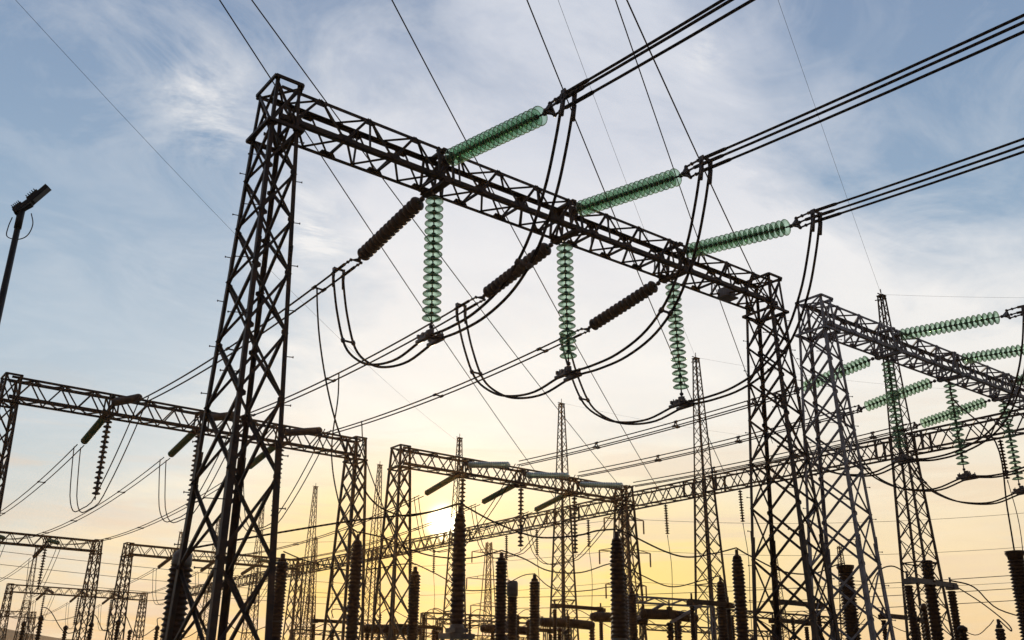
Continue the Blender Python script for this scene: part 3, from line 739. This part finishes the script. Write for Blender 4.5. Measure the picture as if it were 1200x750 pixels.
# ---------------------------------------------------------------- overhead earth wires
GW = [((-0.04, 5.48, 22.0), (42.5, 39.1, 15.8), .022, 'thin earth wire passing behind the top of the nearest left tower'),
      ((0.76, 4.84, 22.0), (42.5, 31.6, 15.7), .022, 'thin earth wire crossing just right of the nearest tower top'),
      ((4.2, 2.13, 22.0), (42.5, 28.5, 15.8), .022, 'thin earth wire meeting the leftmost upper green string'),
      ((7.51, -.48, 22.0), (42.5, 22.2, 15.7), .022, 'thin earth wire dropping past the line clamp of the left green string'),
      ((9.67, -2.19, 22.0), (42.5, 18.1, 17.0), .02, 'fine earth wire, left one of the close pair at the top middle'),
      ((9.96, -2.42, 22.0), (42.5, 14.9, 20.0), .026, 'darker earth wire, right one of the close pair at the top middle')]
for a, b, r_, lb in GW:
    a = Vector(a); b = Vector(b); a = a + (a - b) * .12
    w = MB(); w.tube([p - a for p in sag(a, b, .5, 18)], r_, 6)
    tag(w.build('earth_wire', M['wire'], None, a), lb, 'wire', 'overhead earth wires')
def span_wire(a, b, s, r, lb, grp='fine overhead wires', name='earth_wire', n=18):
    a = Vector(a); w = MB(); w.tube([p - a for p in sag(a, b, s, n)], r, 5)
    return tag(w.build(name, M['wire'], None, a), lb, 'wire', grp)
mt_ = lambda k: (LU, MV0 + k * MS, MTOP + .1)
span_wire(mt_(0), (16.87, -2.97, 26.0), .1, .007, 'faint wire from the right mast top up to the top edge')
span_wire((-6.2, 9.0, 22.3), (LU, MV0 + 3 * MS, 24.0), 1.0, .007, 'very faint long wire crossing the sky left of the nearest tower')
span_wire((9.0, .2, 24), mt_(1), .4, .007, 'faint wire descending from the top edge to the tall slender mast')
span_wire(mt_(0), (75, -14, 27), .8, .006, 'faint wire rising right from the right mast top')
span_wire(mt_(1), (80, 14, 27), .9, .006, 'faint wire passing right from the tall slender mast')
span_wire(mt_(2), (80, 30, 25), .9, .006, 'faint wire passing right from the centre mast')

# ---------------------------------------------------------------- bushings and post insulators
def make_bushing(r, z0, z1, n, head, label, cat_group, loc, taper=1.0, mat='shed_dark', sides=16, name='bushing'):
    t = empty(name, loc); prof = [(r * .7 , z0 - .05)]; n = int((z1 - z0) / .125); z1 = z1 + (.28 if head == 'cone' else 0); pt = (z1 - z0) / n
    for i in range(n):
        z = z0 + i * pt; k = 1 + (taper - 1) * i / n; k *= (1 if (head != 'cone' or i < n - 4) else (.98, .95, .9, .82)[i - n + 4])
        prof += [(r * .76 * k, z), (r * k, z + pt * .30), (r * k * .98, z + pt * .42), (r * .76 * k, z + pt * .85)]
    m_ = MB(); m_.lathe(prof, n=sides); m_.build('shed_column', M[mat], t)
    hd = MB(); k = taper
    if head == 'cone':
        hd.lathe([(r * .7 * k, z1 - .02), (r * .6 * k, z1 + .08), (r * .35, z1 + .12), (r * .25, z1 + .16), (r * .25, z1 + .3), (.05, z1 + .34)], n=12)
    elif head == 'flare':
        hd.lathe([(r * .85, z1), (r * .9, z1 + .1), (r * 1.12, z1 + .22), (r * 1.14, z1 + .3), (r * .5, z1 + .31)], n=12)
    elif head == 'dome':
        hd.lathe([(r * .8, z1), (r * .85, z1 + .06), (r * .8, z1 + .28), (r * .5, z1 + .38), (.06, z1 + .42)], n=14)
    elif head == 'tank':
        hd.lathe([(r * .9, z1), (r * 1.02, z1 + .03), (r * 1.02, z1 + .62), (r * .85, z1 + .7), (.05, z1 + .71)], n=14)
    else:
        hd.lathe([(r * .62, z1), (r * .62, z1 + .1), (r * .35, z1 + .14), (r * .35, z1 + .3), (.03, z1 + .32)], n=10)
    hd.build('head', M['tank' if head in ('tank', 'dome') else 'shed_dark'], t)
    bs = MB()
    bs.lathe([(r * .95, z0 - .28), (r * .95, z0 - .06), (r * .7, z0 - .03)], n=sides)
    bs.box((0, 0, z0 - .36), (r * 3.9, r * 2.8, .14)); bs.box((0, -.0, z0 - .2), (r * 2.2, r * 2.2, .12))
    for sx in (-1, 1):
        for sy in (-1, 1): bs.bar((sx * r * 1.5, sy * r * 1.1, 0.2), (sx * r * 1.5, sy * r * 1.1, z0 - .43), .09)
        bs.bar((sx * r * 1.5, -r * 1.1, .6), (sx * r * 1.5, r * 1.1, z0 - .6), .05); bs.bar((sx * r * 1.5, r * 1.1, .6), (sx * r * 1.5, -r * 1.1, z0 - .6), .05)
    bs.bar((-r * 1.5, -r * 1.1, z0 - .6), (r * 1.5, -r * 1.1, .6), .05)
    bs.build('stand', M['tank'], t)
    ft = MB(); ft.box((0, 0, .1), (r * 4.4, r * 3.4, .2)); ft.build('footing', M['concrete'], t)
    return tag(t, label, 'insulator', cat_group)
BG = 'ribbed bushings standing in the yard'
make_bushing(.29, 1.6, 4.55, 17, 'dome', 'large dark ribbed bushing behind the foot of the nearest left tower', BG, (.62, 4.4, 0))
make_bushing(.215, 3.6, 6.3, 20, 'cone', 'tall dark ribbed bushing standing in front of the low sun', BG, (8.57, 4.05, 0), 1.0, mat='shed_dark')
make_bushing(.29, 3.5, 6.3, 20, 'cone', 'thick dark ribbed bushing before the right tower of the middle portal', BG, (15.3, 4.45, 0), .86)
make_bushing(.25, 2.3, 6.35, 22, 'cone', 'ribbed bushing just left of the nearest portal\'s right tower, the taller one', BG, (21.94, 4.81, 0))
make_bushing(.33, 2.3, 6.6, 22, 'flare', 'thick ribbed bushing seen through the right-hand portal\'s left tower', BG, (28.62, 4.61, 0))
make_bushing(.23, 2.5, 6.35, 20, 'cone', 'ribbed bushing left of the middle-distance portal tower', BG, (9.05, 11.08, 0))
make_bushing(.24, 2.5, 6.6, 22, 'pin', 'ribbed bushing just right of the sun bushing, under the middle portal', BG, (15.46, 11.13, 0))
make_bushing(.26, 2.5, 6.6, 22, 'pin', 'ribbed bushing hidden close behind the thick one at the middle', BG, (21.9, 11.1, 0))
make_bushing(.25, 2.5, 6.35, 20, 'cone', 'shorter ribbed bushing at the foot of the tall slender mast', BG, (28.31, 11.13, 0))
make_bushing(.26, 2.5, 6.6, 22, 'pin', 'slim reddish brown bushing left of the sun bushing', BG, (15.34, 17.25, 0))
make_bushing(.26, 2.5, 6.7, 22, 'pin', 'slim bushing, right one of the close pair at the bottom middle', BG, (21.55, 16.6, 0))
make_bushing(.26, 2.5, 6.05, 20, 'tank', 'bushing with a grey tank on top, left one of the bottom middle pair', BG, (21.0, 17.6, 0))
make_bushing(.24, 2.5, 6.6, 20, 'pin', 'ribbed bushing partly hidden at the bottom right of the middle', BG, (28.3, 17.0, 0))
make_bushing(.26, 2.2, 6.6, 22, 'pin', 'dark ribbed bushing seen through the nearest tower\'s right legs', BG, (9.05, 17.2, 0))
# disconnector at right: three columns and an arm
def disconnector(loc, dx, n, z1, r, label, grp, midthick=0, rot=0):
    t = empty('disconnector', loc, (0, 0, rot))
    xs = [dx * i for i in range(n)]
    for i, x in enumerate(xs):
        rr = midthick if (midthick and i == 1) else r; prof = [(rr * .6, 1.8)]; k = int((z1 - 2.0) / .12); top = z1 + (1.1 if (midthick and i == 1) else 0)
        for j in range(k):
            z = 1.9 + j * (top - 2.0) / k; pt = (top - 2.0) / k
            prof += [(rr * .74, z), (rr, z + pt * .35), (rr * .74, z + pt * .75)]
        c = MB(); c.lathe([(a, b) for a, b in prof], o=(x, 0, 0), n=12); c.build('shed_column', M['shed_dark'], t)
    a = MB(); a.box((dx * (n - 1) / 2, -.15 if midthick else 0, z1 + .08), (dx * (n - 1) + .3, .14, .2))
    for x in xs[::(2 if n > 2 else 1)]: a.box((x, -.05, z1 + .02), (.34, .4, .2)); a.tube([(x, 0, z1 + .1), (x, 0, z1 + .42)], .05, 6)
    a.build('contact_arm', M['tank' if midthick else 'shed_dark'], t)
    b = MB(); b.box((dx * (n - 1) / 2, 0, 1.72), (dx * (n - 1) + .8, .35, .18))
    for x in (xs[0], xs[-1]): b.bar((x, 0, 0.1), (x, 0, 1.63), .16)
    b.build('support_frame', M['steel'], t)
    f = MB(); [f.box((x, 0, .1), (.7, .7, .2)) for x in (xs[0], xs[-1])]; f.build('footing', M['concrete'], t)
    return tag(t, label, 'disconnector', grp)
DG_ = 'disconnectors in the yard'
disconnector((28.5, 1.8, 0), 1.6, 3, 6.0, .19, 'three-column disconnector with a pale arm under the right mast', DG_, .27)
make_bushing(.32, 2.2, 6.6, 24, 'flare', 'thick ribbed bushing with a flared cap at the right edge', BG, (29.66, -2.0, 0), mat='shed_dark')
make_bushing(.18, 1.6, 4.15, 14, 'pin', 'small bushing low at the right edge beside the flared one', BG, (28.95, -1.3, 0))
disconnector((28.5, 23.4, 0), 3.5, 2, 6.35, .13, 'two-post disconnector with a thin bar left of the circuit breakers', DG_)
disconnector((28.5, 8.2, 0), 3.0, 2, 5.6, .13, 'low two-post disconnector between the two right-hand towers', DG_)
disconnector((25.0, 10.0, 0), 2.4, 2, 5.5, .12, 'low two-post disconnector right of the shorter ribbed bushing', DG_)
# live tank circuit breakers
def breaker(loc, z, label, rot=0):
    t = empty('circuit_breaker', loc, (0, 0, rot))
    for s in (-1, 1):
        m_ = MB(); prof = [(.12, .12)]; n = 11
        for i in range(n):
            a = .2 + i * .15; prof += [(.2, a), (.27, a + .05), (.27, a + .09), (.2, a + .13)]
        prof += [(.22, 1.9), (.22, 2.02), (.08, 2.05)]
        m_.lathe(prof, o=(0, 0, z), axis=(s, 0, -.03), n=12); m_.build('interrupter', M['shed_dark'], t)
    c = MB(); prof = [(.2, 2.0)]
    for i in range(16): a = 2.05 + i * (z - 2.4) / 16; p_ = (z - 2.4) / 16; prof += [(.13, a), (.22, a + p_ * .35), (.13, a + p_ * .8)]
    c.lathe(prof, n=10); c.build('shed_column', M['shed_dark'], t)
    h_ = MB(); h_.box((0, 0, z), (.42, .42, .46)); h_.box((0, 0, z + .3), (.2, .2, .2)); h_.tube([(0, 0, z + .35), (0, 0, z + .75)], .05, 6); h_.build('drive_head', M['shed_dark'], t)
    b = MB(); b.box((0, 0, 1.7), (.9, .6, .6)); b.bar((-.3, 0, 0), (-.3, 0, 1.4), .14); b.bar((.3, 0, 0), (.3, 0, 1.4), .14); b.build('cabinet', M['tank'], t)
    return tag(t, label, 'circuit breaker', 'T-shaped circuit breakers')
breaker((31.5, 25.8, 0), 5.75, 'T-shaped circuit breaker with two barrels under the centre mast')
breaker((30.8, 20.6, 0), 5.75, 'T-shaped circuit breaker half hidden behind the thick middle bushing')
breaker((31.3, 17.3, 0), 5.75, 'T-shaped circuit breaker between the middle portal tower and the tall slender mast')
breaker((24.0, 33.5, 0), 5.4, 'T-shaped circuit breaker left of the tall sun bushing near the bottom edge')
breaker((31.0, 31.0, 0), 5.6, 'T-shaped circuit breaker right of the sun bushing near the bottom edge')
disconnector((23.0, 31.5, 0), 3.0, 2, 5.4, .13, 'low two-post disconnector left of the sun bushing base', DG_)
disconnector((29.0, 27.5, 0), 2.6, 2, 5.3, .13, 'low two-post disconnector right of the sun bushing base', DG_)
disconnector((21.0, 38.0, 0), 3.0, 2, 5.9, .13, 'low two-post disconnector in front of the middle-distance tower foot', DG_)
disconnector((35.0, 13.5, 0), 2.8, 2, 5.4, .13, 'low two-post disconnector at the foot of the tall slender mast', DG_)
disconnector((34.0, 6.5, 0), 2.8, 2, 5.2, .13, 'low two-post disconnector behind the crossing right tower legs', DG_)

# low busbar portal and low beam
def bus_portal(a, b, z, label, wdt=.35, mat='far_steel', struts=False):
    a = Vector(a); b = Vector(b); t = empty('busbar_support', a); d = b - a; L_ = d.length; dn = d.normalized(); pr = Vector((-dn.y, dn.x, 0))
    m_ = MB(); n = max(4, int(L_ / .8))
    for s in (-1, 1):
        for zz in (z, z - wdt): m_.bar(pr * s * wdt / 2 + Vector((0, 0, zz)), d + pr * s * wdt / 2 + Vector((0, 0, zz)), .07)
        for i in range(n):
            p0 = d * (i / n) + pr * s * wdt / 2; p1 = d * ((i + 1) / n) + pr * s * wdt / 2
            m_.bar(p0 + Vector((0, 0, z - wdt if i % 2 else z)), p1 + Vector((0, 0, z if i % 2 else z - wdt)), .045)
    m_.build('beam', M[mat], t)
    for e in (Vector((0, 0, 0)), d):
        c = MB(); h0 = wdt / 2
        for sx in (-1, 1):
            for sy in (-1, 1): c.bar(e + dn * sx * h0 + pr * sy * h0, e + dn * sx * h0 * .8 + pr * sy * h0 * .8 + Vector((0, 0, z)), .06)
            for k in range(10):
                z0, z1 = z * k / 10, z * (k + 1) / 10; q = 1 if k % 2 else -1
                c.bar(e + dn * sx * h0 + pr * h0 * q + Vector((0, 0, z0)), e + dn * sx * h0 - pr * h0 * q + Vector((0, 0, z1)), .04)
        c.build('post', M[mat], t)
    if struts:
        s_ = MB(); s_.bar(d * .12 + Vector((0, 0, z - 1.1)), d * .42 + Vector((0, 0, z - wdt)), .14); s_.bar(d * .5 + Vector((0, 0, z - 1.2)), d * .85 + Vector((0, 0, z - wdt)), .14); s_.build('strut', M['steel_grey'], t)
    return tag(t, label, 'busbar support', 'low busbar supports')
bus_portal((26.4, 33.7, 0), (35.0, 32.0, 0), 6.5, 'low lattice busbar portal crossing behind the sun bushing\'s base')
bus_portal((28.5, 17.6, 0), (33.9, 16.7, 0), 6.55, 'low greyish beam with slanting struts between the middle tower and the tall mast', .3, 'steel_grey', True)
bus_portal((40, 28, 0), (52, 27, 0), 6.2, 'low busbar portal behind the two right-hand towers')
bus_portal((30, 60, 0), (42, 60, 0), 6.8, 'low busbar portal seen through the nearest tower near the bottom edge')
bus_portal((44, 62, 0), (56, 61, 0), 7.2, 'low far busbar portal left of the sun near the bottom edge')

# far field of small post insulators
def make_post():
    t = empty('post_insulator'); prof = [(.12, 2.2)]
    for i in range(20): a = 2.3 + i * .21; prof += [(.13, a), (.22, a + .07), (.13, a + .16)]
    prof += [(.13, 6.55), (.2, 6.6), (.2, 6.8), (.06, 6.95)]
    m_ = MB(); m_.lathe(prof, n=8); m_.build('shed_column', M['shed_dark'], t)
    b = MB(); b.bar((0, 0, 0), (0, 0, 2.2), .3); b.box((0, 0, 2.2), (.6, .6, .15)); b.build('stand', M['concrete'], t)
    return t
posts = [(10.64, 68.9, 'leftmost of the far post insulators at the lower left corner'), (10.1, 60.9, 'far post insulator under the far left portal, thick and dark'), (14.6, 71.9, 'far post insulator left of the far left portal\'s right tower'),
         (15.05, 65.8, 'far post insulator between the two far left towers'), (15.8, 61.2, 'far post insulator in front of the far tower left of the nearest one'), (20.6, 73.8, 'far post insulator just right of that far left tower pair'),
         (20.45, 66.0, 'far post insulator touching the left leg of the nearest tower'), (21.9, 58, 'far post insulator between the nearest tower\'s legs, left one'), (25, 52, 'far post insulator between the nearest tower\'s legs, right one'),
         (27, 47, 'post insulator just right of the nearest tower at the bottom'), (30.5, 45, 'post insulator at the foot of the thin far mast'), (26, 40, 'post insulator left of the middle-distance tower foot'),
         (32, 41, 'post insulator behind the middle-distance tower foot'), (35, 38, 'post insulator left of the slim reddish bushing'), (37, 33, 'post insulator behind the sun bushing'),
         (31.5, 29.5, 'post insulator right of the sun bushing\'s stand'), (35, 27.5, 'post insulator right of the close pair of bushings'), (37, 22, 'post insulator behind the circuit breakers'),
         (38, 15.5, 'post insulator behind the tall mast\'s right leg'), (36, 9.5, 'post insulator left of the right-hand tower pair'), (38.5, 7, 'post insulator between the crossing right tower legs'),
         (30.8, 1.1, 'shortest post insulator, at the foot of the right-hand portal tower')]
pp = make_post()
for i, (x, y, lb) in enumerate(posts):
    o = pp if i == 0 else copy_tree(pp)
    o.location = (x, y, 0); sc_ = 1.0 if y > 55 else (.64 if y == 1.1 else .88); o.scale = (1, 1, sc_); tag(o, lb, 'insulator', 'small post insulators of the yard')

for v, where in LV[:6]:
    o = copy_tree(pp); o.location = (LU, v, 0); o.scale = (1, 1, .75)
    tag(o, 'low post insulator under the thin vertical wire %s' % where, 'insulator', 'low posts under the cross gantry')

# ---------------------------------------------------------------- yard wires
def wire(pts, r, lb, grp='thin wires between the bushings', k=6, name='yard_wire', mat='jumper'):
    P = smooth(pts, k); a = P[0].copy(); w = MB(); w.tube([p - a for p in P], r, 6)
    return tag(w.build(name, M[mat], None, a), lb, 'wire', grp)
dr = wire([(4.72, 6.99, 13.9), (4.78, 6.95, 13.2), (4.91, 6.84, 12.09), (5.17, 6.64, 10.67), (5.51, 6.39, 9.34), (6.0, 6.01, 7.99), (6.51, 5.62, 7.02), (7.18, 5.11, 6.63), (7.78, 4.66, 6.71), (8.53, 4.08, 7.0)], .028, 'long drop wire from the near left conductors to the sun bushing', 'drop wires from the conductors')
dr = wire([(9.29, 14.04, 13.75), (9.28, 13.94, 12.65), (9.31, 14.2, 11.27), (9.29, 14.05, 10.18), (9.24, 13.4, 8.9), (9.15, 12.33, 7.6), (9.03, 11.08, 7.02)], .028, 'drop wire from the middle conductors to the bushing left of the middle tower', 'drop wires from the conductors')
wire([(14.0, 20.6, 14.0), (14.1, 20.2, 12.2), (14.6, 19.0, 9.6), (15.0, 18.0, 7.6), (15.34, 17.25, 7.0)], .028, 'drop wire crossing the middle-distance tower to the slim bushing', 'drop wires from the conductors')
wire([(9.05, 11.08, 7.05), (10.07, 11.09, 6.95), (11.17, 11.1, 6.66), (12.34, 11.11, 6.49), (13.95, 11.12, 6.57), (15.46, 11.13, 7.0)], .026, 'wire sagging from the left tower bushing to the one right of the sun')
wire([(15.46, 11.13, 7.0), (16.62, 11.13, 6.77), (17.85, 11.13, 6.41), (19.56, 11.13, 6.47), (21.17, 11.13, 6.95), (21.9, 11.13, 7.0)], .026, 'wire sagging from the bushing right of the sun to the middle')
wire([(21.9, 11.1, 7.0), (23.21, 11.1, 6.61), (24.52, 11.1, 6.3), (25.46, 11.1, 6.33), (26.84, 11.1, 6.66), (28.31, 11.1, 7.02)], .026, 'wire sagging to the shorter bushing at the tall slender mast')
wire([(8.57, 4.1, 7.0), (8.91, 4.31, 7.0), (10.05, 4.32, 6.64), (11.41, 4.34, 6.39), (12.3, 4.36, 6.4), (13.59, 4.37, 6.62), (14.36, 4.39, 6.84), (15.3, 4.45, 7.0)], .028, 'wire sagging from the sun bushing to the thick middle bushing')
wire([(15.3, 4.45, 7.0), (15.87, 4.43, 6.89), (17.72, 4.55, 6.49), (19.03, 4.62, 6.41), (20.64, 4.72, 6.71), (21.94, 4.81, 7.03)], .028, 'wire sagging from the thick middle bushing across the tall mast')
wire([(21.94, 4.81, 7.03), (22.7, 4.8, 6.8), (24.5, 4.7, 6.35), (26.4, 4.65, 6.4), (27.9, 4.6, 6.85), (28.6, 4.6, 7.0)], .028, 'wire sagging behind the right-hand tower legs')
wire([(8.57, 4.0, 7.0), (7.4, 4.2, 6.6), (5.4, 4.3, 6.2), (3.0, 4.4, 5.6), (.6, 4.45, 4.95)], .026, 'wire from the sun bushing left towards the nearest tower')
wire([(9.05, 17.2, 7.0), (10.2, 17.2, 6.7), (12.0, 17.23, 6.5), (13.45, 17.24, 6.7), (14.5, 17.24, 6.95), (15.34, 17.25, 7.04)], .024, 'wire sagging behind the middle-distance tower to the slim bushing')
wire([(15.34, 17.25, 7.04), (16.36, 17.21, 6.71), (17.35, 17.17, 6.34), (18.13, 17.13, 6.09), (19.72, 17.07, 6.31), (21.12, 17.01, 6.95), (21.55, 16.6, 7.05)], .024, 'wire sagging from the slim bushing behind the sun bushing')
wire([(21.55, 16.6, 7.05), (22.73, 17.0, 6.59), (23.76, 17.0, 6.42), (25.31, 17.0, 6.57), (26.65, 17.0, 6.82), (28.3, 17.0, 7.0)], .024, 'wire sagging right from the close pair of bushings')
wire([(31.7, 1.8, 6.3), (33.0, 1.5, 6.1), (33.6, .9, 5.2), (33.5, -1.0, 4.6), (32.0, -1.8, 4.7), (30.0, -2.0, 5.3)], .03, 'thick wire looping from the disconnector arm to the flared bushing')
wire([(31.7, 1.8, 6.2), (32.2, .9, 5.4), (31.4, -.4, 4.5), (30.0, -1.2, 4.1), (29.0, -1.3, 4.45)], .026, 'thick wire looping lower from the disconnector to the small right bushing')
wire([(28.5, 1.8, 6.35), (28.0, 2.1, 6.6), (27.4, 2.4, 6.3), (27.0, 2.8, 5.2), (27.2, 3.6, 4.2)], .026, 'wire curling left off the disconnector under the right mast')
wire([(29.66, -2.0, 6.8), (29.5, -2.1, 8.5), (29.3, -2.2, 11.0), (30.0, -.5, 13.2), (30.95, .0, 14.3)], .03, 'drop wire rising from the flared bushing at the right edge')
for j, (dz, s) in enumerate(((7.6, 'upper'), (7.0, 'middle'), (6.45, 'lower'))):
    span_wire((30, 30 + j, dz - .2), (48, -14 + j, dz + .5), .5, .018, '%s of the three low wires rising towards the right edge' % s, 'low wires at the right', 'low_wire')
    span_wire((-10, 118, 19.6 - j * 1.6), (70, 118, 17.8 - j * 1.6), 1.0, .035, '%s of the three thin far wires crossing the lower left sky' % s, 'thin far wires at the lower left', 'low_wire')
for j, (x, y, x2, y2, s, lb) in enumerate(((10.64, 68.9, 10.1, 60.9, .8, 'leftmost'), (10.1, 60.9, 15.05, 65.8, .8, 'second'), (15.05, 65.8, 15.8, 61.2, .5, 'third'), (15.8, 61.2, 20.45, 66.0, .9, 'fourth'), (20.45, 66.0, 21.9, 58, .9, 'fifth'), (21.9, 58, 25, 52, .7, 'sixth'), (25, 52, 27, 47, .6, 'seventh'),
                                           (27, 47, 32, 41, .8, 'eighth'), (32, 41, 35, 38, .5, 'ninth'))):
    wire([(x, y, 6.9), (x, y + .2, 7.5), (x + (x2 - x) * .15, y + (y2 - y) * .15, 7.3), ((x + x2) / 2, (y + y2) / 2, 6.7 - s), (x2 - (x2 - x) * .12, y2 - (y2 - y) * .12, 6.5), (x2, y2, 6.9 * (1 if y2 > 55 else .88))], .035, '%s looping wire from the left between the far post insulators' % lb, 'looping wires between far posts')

PL = ['left of the slim reddish bushing', 'under the sun', 'at the sun bushing base', 'right of the sun bushing', 'under the close pair of bushings', 'behind the thick middle bushing', 'at the foot of the middle portal tower',
      'under the grey strutted beam', 'at the foot of the tall slender mast', 'left of the right-hand towers', 'between the right-hand towers']
for i, where in enumerate(PL):
    x, y = 24 + i * 1.5, 35 - i * 2.75; z = 6.4 - i * .09
    wire([(x, y, z), (x + .5, y - .3, z + .28), (x + 1.6, y - .6, z - .2), (x + 3.0, y - 1.0, z - .65 - .1 * (i % 3)), (x + 4.1, y - 1.2, z - .3), (x + 4.6, y - 1.3, z + .05)], .022, 'thin looping jumper wire low %s' % where, 'thin looping wires near the bottom edge')
    t = empty('support_post', (x, y, 0)); a = MB(); a.bar((0, 0, 0), (0, 0, z - 1.3), .12); a.build('post', M['steel'], t)
    a = MB(); prof = [(.05, z - 1.3)]
    for k in range(9): q = z - 1.28 + k * .14; prof += [(.06, q), (.12, q + .05), (.06, q + .1)]
    a.lathe(prof + [(.03, z)], n=8); a.build('shed_column', M['shed_dark'], t)
    tag(t, 'slim insulated post standing low %s' % where, 'support post', 'slim posts near the bottom edge')
bus_portal((38, 20, 0), (50, 19, 0), 6.6, 'low busbar portal behind the tall slender mast')
bus_portal((33, 42, 0), (45, 41, 0), 6.9, 'low busbar portal behind the centre mast foot')

# ---------------------------------------------------------------- far pylons and masts
def far_pylon(loc, hgt, label, arms=(1.0, .74, .5), rot=.9):
    t = empty('transmission_pylon', loc, (0, 0, rot)); hw = lambda z: 2.2 + (.45 - 2.2) * min(1, z / (hgt * .62)); P = lambda sx, sy, z: Vector((sx * hw(z), sy * hw(z), z))
    b = MB(); lev = levels(0, hgt, 13, .9); w = .12
    for a_, b_ in (((-1, -1), (1, -1)), ((1, -1), (1, 1)), ((1, 1), (-1, 1)), ((-1, 1), (-1, -1))):
        for k in range(len(lev) - 1):
            b.bar(P(*a_, lev[k]), P(*b_, lev[k + 1]), w * .8); b.bar(P(*b_, lev[k]), P(*a_, lev[k + 1]), w * .8)
    for sx in (-1, 1):
        for sy in (-1, 1): b.bar(P(sx, sy, 0), P(sx, sy, hgt), w * 1.3)
    b.build('tower', M['far_steel'], t)
    for i, q in enumerate(arms):
        z = hgt * .93 - i * hgt * .17; L_ = 3.6 + (1.0 if i == 1 else 0)
        a = MB()
        for s in (-1, 1):
            for y in (-.4, .4): a.bar((0, y, z), (s * L_, 0, z + .1), .12)
            a.bar((0, 0, z + 1.0), (s * L_, 0, z + .1), .11); a.bar((s * L_ * .5, 0, z), (s * L_ * .5, 0, z + .6), .08)
        c = a.build('crossarm', M['far_steel'], t)
        for s in (-1, 1):
            n_ = MB(); n_.tube([(s * L_, 0, z + .1), (s * L_, 0, z - 2.1)], .13, 6); n_.build('insulator', M['far_steel'], c)
    return tag(t, label, 'pylon', 'far transmission pylons')
far_pylon((104.0, 95.2, 0), 31, 'faint far pylon with three crossarms behind the middle portal\'s right tower', rot=-.3)
far_pylon((110.7, 141.9, 0), 31, 'faintest far pylon just right of the sun', rot=-.3)
def far_mast(loc, z, lb):
    o = copy_tree(mast0); o.location = loc; o.scale = (1.1, 1.1, z / MTOP); tag(o, lb, 'lattice mast', 'far lone masts')
far_mast((92.2, 47.3, 0), 18.2, 'small far mast between the two right-hand tower legs')
far_mast((103.8, 65.4, 0), 20.0, 'small far mast seen through the nearest portal\'s right tower')
far_mast((27.2, 150, 0), 23.0, 'small far mast seen between the nearest tower\'s crossing bars')
far_mast((60, 118, 0), 24.0, 'small far mast behind the leftmost part of the sun glow')
for i, (a, b) in enumerate((((104, 95, 29), (60, 175, 30)), ((104, 95, 24), (60, 175, 25)), ((104, 95, 19), (60, 175, 20)), ((104, 95, 29), (150, 40, 29)), ((104, 95, 24), (150, 40, 24)), ((104, 95, 19), (150, 40, 19)))):
    span_wire(a, b, 1.6, .03, '%s faint far line wire %s the far pylon' % (('top', 'middle', 'lowest')[i % 3], 'left of' if i < 3 else 'right of'), 'far pylon line wires', 'line_wire')

# ---------------------------------------------------------------- lamp post
lp = empty('street_lamp', (-5.88, -6.52, 0))
p_ = MB(); p_.tube([(0, 0, 0), (0, 0, 2.5), (0, 0, 7.52)], [.07, .058, .037], 12); p_.build('pole', M['lamp'], lp)
b_ = MB(); b_.tube([(0, 0, 7.36), (.0, 0, 7.62)], .048, 10)
b_.bar((-.06, .045, 7.57), (.10, -.075, 7.71), .04, .05); b_.build('bracket', M['lamp'], lp)
def head(c, L_, w, tilt, nm):
    rot = Matrix.Rotation(math.atan2(-CH, SH), 3, 'Z') @ Matrix.Rotation(-tilt, 3, 'Y')
    hd = MB(); hd.box(c, (L_, w, .055), rot); hd.box(Vector(c) + rot @ Vector((-L_ * .18, 0, .05)), (L_ * .55, w * .6, .05), rot)
    for k in range(5): hd.box(Vector(c) + rot @ Vector((-L_ * .38 + k * L_ * .1, 0, .085)), (.012, w * .58, .05), rot)
    o = hd.build('lamp_head', M['lamp'], lp)
    ln = MB(); ln.box(Vector(c) + rot @ Vector((.02, 0, -.031)), (L_ * .8, w * .8, .006), rot); ln.build('lens', M['lens'], o)
head((.15, -.115, 7.86), .32, .11, R(50), 'a'); head((.01, -.01, 7.67), .25, .12, R(44), 'b')
cb = MB(); cb.tube(smooth([(-.08, .06, 7.52), (-.10, .075, 7.38), (-.09, .07, 7.24), (.03, -.02, 7.2), (.12, -.09, 7.26), (.15, -.115, 7.42), (.11, -.085, 7.58)], 5), .007, 6); cb.build('cable', M['lamp'], lp)
tag(lp, 'black lamp post with tilted floodlight heads at the left edge', 'lamp post')

# ---------------------------------------------------------------- air
HAZE = 0.0002
hz = MB(); hz.box((20, 40, 15.5), (3200, 3200, 33.0))
hm = bpy.data.materials.new('haze'); hm.use_nodes = True; N, L = hm.node_tree.nodes, hm.node_tree.links; N.clear()
ho = N.new('ShaderNodeOutputMaterial'); pv = N.new('ShaderNodeVolumePrincipled')
pv.inputs['Color'].default_value = (1.0, 0.58, 0.24, 1); pv.inputs['Density'].default_value = HAZE; pv.inputs['Anisotropy'].default_value = 0.75
L.new(pv.outputs[0], ho.inputs['Volume'])
tag(hz.build('haze', hm), None, None, kind='stuff')
